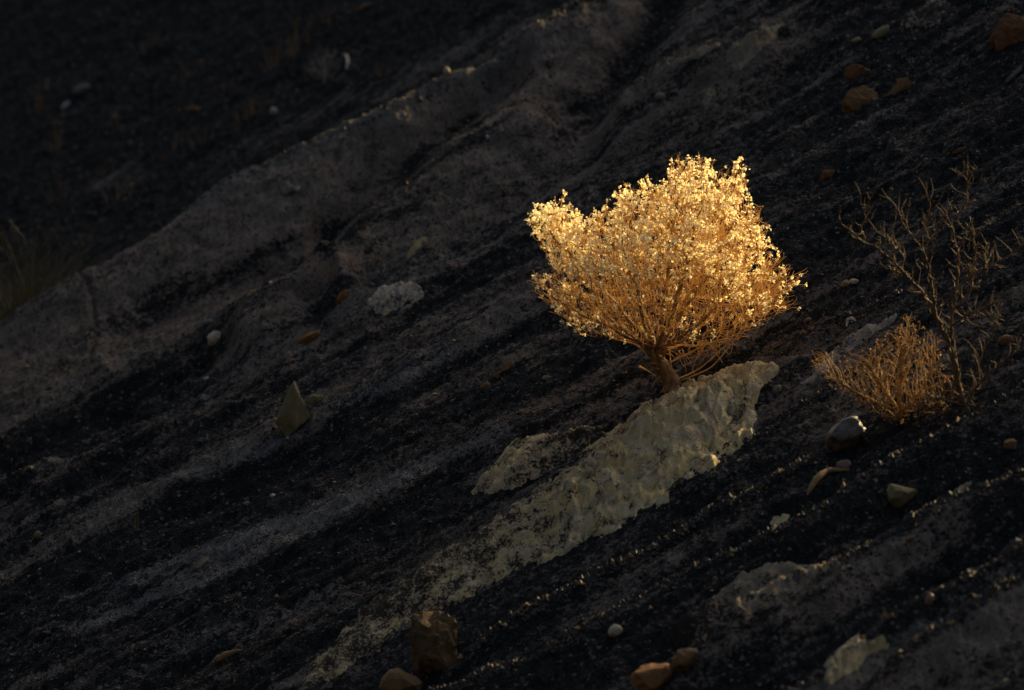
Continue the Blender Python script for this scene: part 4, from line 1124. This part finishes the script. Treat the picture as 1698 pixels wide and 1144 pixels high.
# ------------------------------------------------------------------ loose grit and small chips on the slope, and grains added as rim glints
GRITM, nt, out = newmat('loose_grit'); g = NB(nt)
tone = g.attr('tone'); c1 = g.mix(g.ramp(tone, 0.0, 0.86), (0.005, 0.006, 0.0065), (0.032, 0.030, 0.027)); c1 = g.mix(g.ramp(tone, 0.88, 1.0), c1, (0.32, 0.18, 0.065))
g.bsdf(c1, 0.7, None, 0.15, out)
rg = np.random.RandomState(31)
n = 46000
gx = rg.uniform(FX0 + 0.3, FX1 - 0.2, n); gv = rg.uniform(FV0 + 0.3, FV1 - 0.5, n); gy = gv - SHEAR * gx
gzz = ground_z(gx, gy)
ppx, ppy = project(gx, gy, gzz)
cxs, cys, czs = [], [], []
for pts, A, w in RIBS + [(CREST_A[8:15], 0.02, 20)]:  # extra grains added along the crests to imitate sunlit rims
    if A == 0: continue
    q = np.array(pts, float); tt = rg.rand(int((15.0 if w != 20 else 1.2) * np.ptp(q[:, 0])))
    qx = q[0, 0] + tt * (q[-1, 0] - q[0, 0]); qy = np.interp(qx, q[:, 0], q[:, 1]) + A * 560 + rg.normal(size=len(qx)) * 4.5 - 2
    # the pixel's place on the bare slope plane, where the rib's crest was raised
    wq = 0.0
    for _ in range(3):
        al = (qx - PW / 2) / FPX; be = (PH / 2 - qy - wq) / FPX
        dx, dy, dz = al, FWD[1] + be * UPV[1], FWD[2] + be * UPV[2]
        tq = (CAMP[2] - SA * CAMP[0] - SB * CAMP[1]) / (SA * dx + SB * dy - dz)
        rx, ry = CAMP[0] + tq * dx, CAMP[1] + tq * dy; rs, rt = 0.955 * rx + 0.296 * ry, -0.296 * rx + 0.955 * ry
        wq = 7 * noise2(rs * 4.0, rt * 6.0, 5) + 4 * noise2(rs * 11.0, rt * 14.0, 6) if w != 20 else 0.0
    cxs.append(rx); cys.append(ry)
ribx = np.concatenate(cxs); riby = np.concatenate(cys); nrib = len(ribx)
gx = np.concatenate([gx, ribx]); gy = np.concatenate([gy, riby]); gzz = ground_z(gx, gy); ppx, ppy = project(gx, gy, gzz)
isrib = np.arange(len(gx)) >= n
inn = (ppx > -60) & (ppx < 1760) & (ppy > -60) & (ppy < 1210)
gx, gy, gzz, ppx, ppy = gx[inn], gy[inn], gzz[inn], ppx[inn], ppy[inn]
isrib = isrib[inn]
m = len(gx)
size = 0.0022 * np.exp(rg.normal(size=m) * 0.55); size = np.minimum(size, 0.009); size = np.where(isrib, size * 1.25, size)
octv = np.array([[1, 0, 0], [-1, 0, 0], [0, 1, 0], [0, -1, 0], [0, 0, 1], [0, 0, -1.0]]); octf = np.array([[0, 2, 4], [2, 1, 4], [1, 3, 4], [3, 0, 4], [2, 0, 5], [1, 2, 5], [3, 1, 5], [0, 3, 5]])
ov = octv[None] * (1 + 0.45 * rg.uniform(-1, 1, (m, 6, 1))) + 0.25 * rg.normal(size=(m, 6, 3))
ov = ov * size[:, None, None] + np.stack([gx, gy, gzz + size * 0.35], -1)[:, None]
of = octf[None] + (np.arange(m) * 6)[:, None, None]
tn = rg.rand(m); tn = np.where(isrib, 0.45 + 0.52 * tn, tn)  # crest grains toned paler and golden as painted rim light
link('gravel', mesh_np('gravel', ov.reshape(-1, 3), of.reshape(-1, 3), GRITM, {'tone': np.repeat(tn, 6)}, smooth=False), kind='stuff', label='loose dark grit and tiny chips strewn over the slope, plus crest grains painted as rim light', category='gravel')
print('gravel', m)
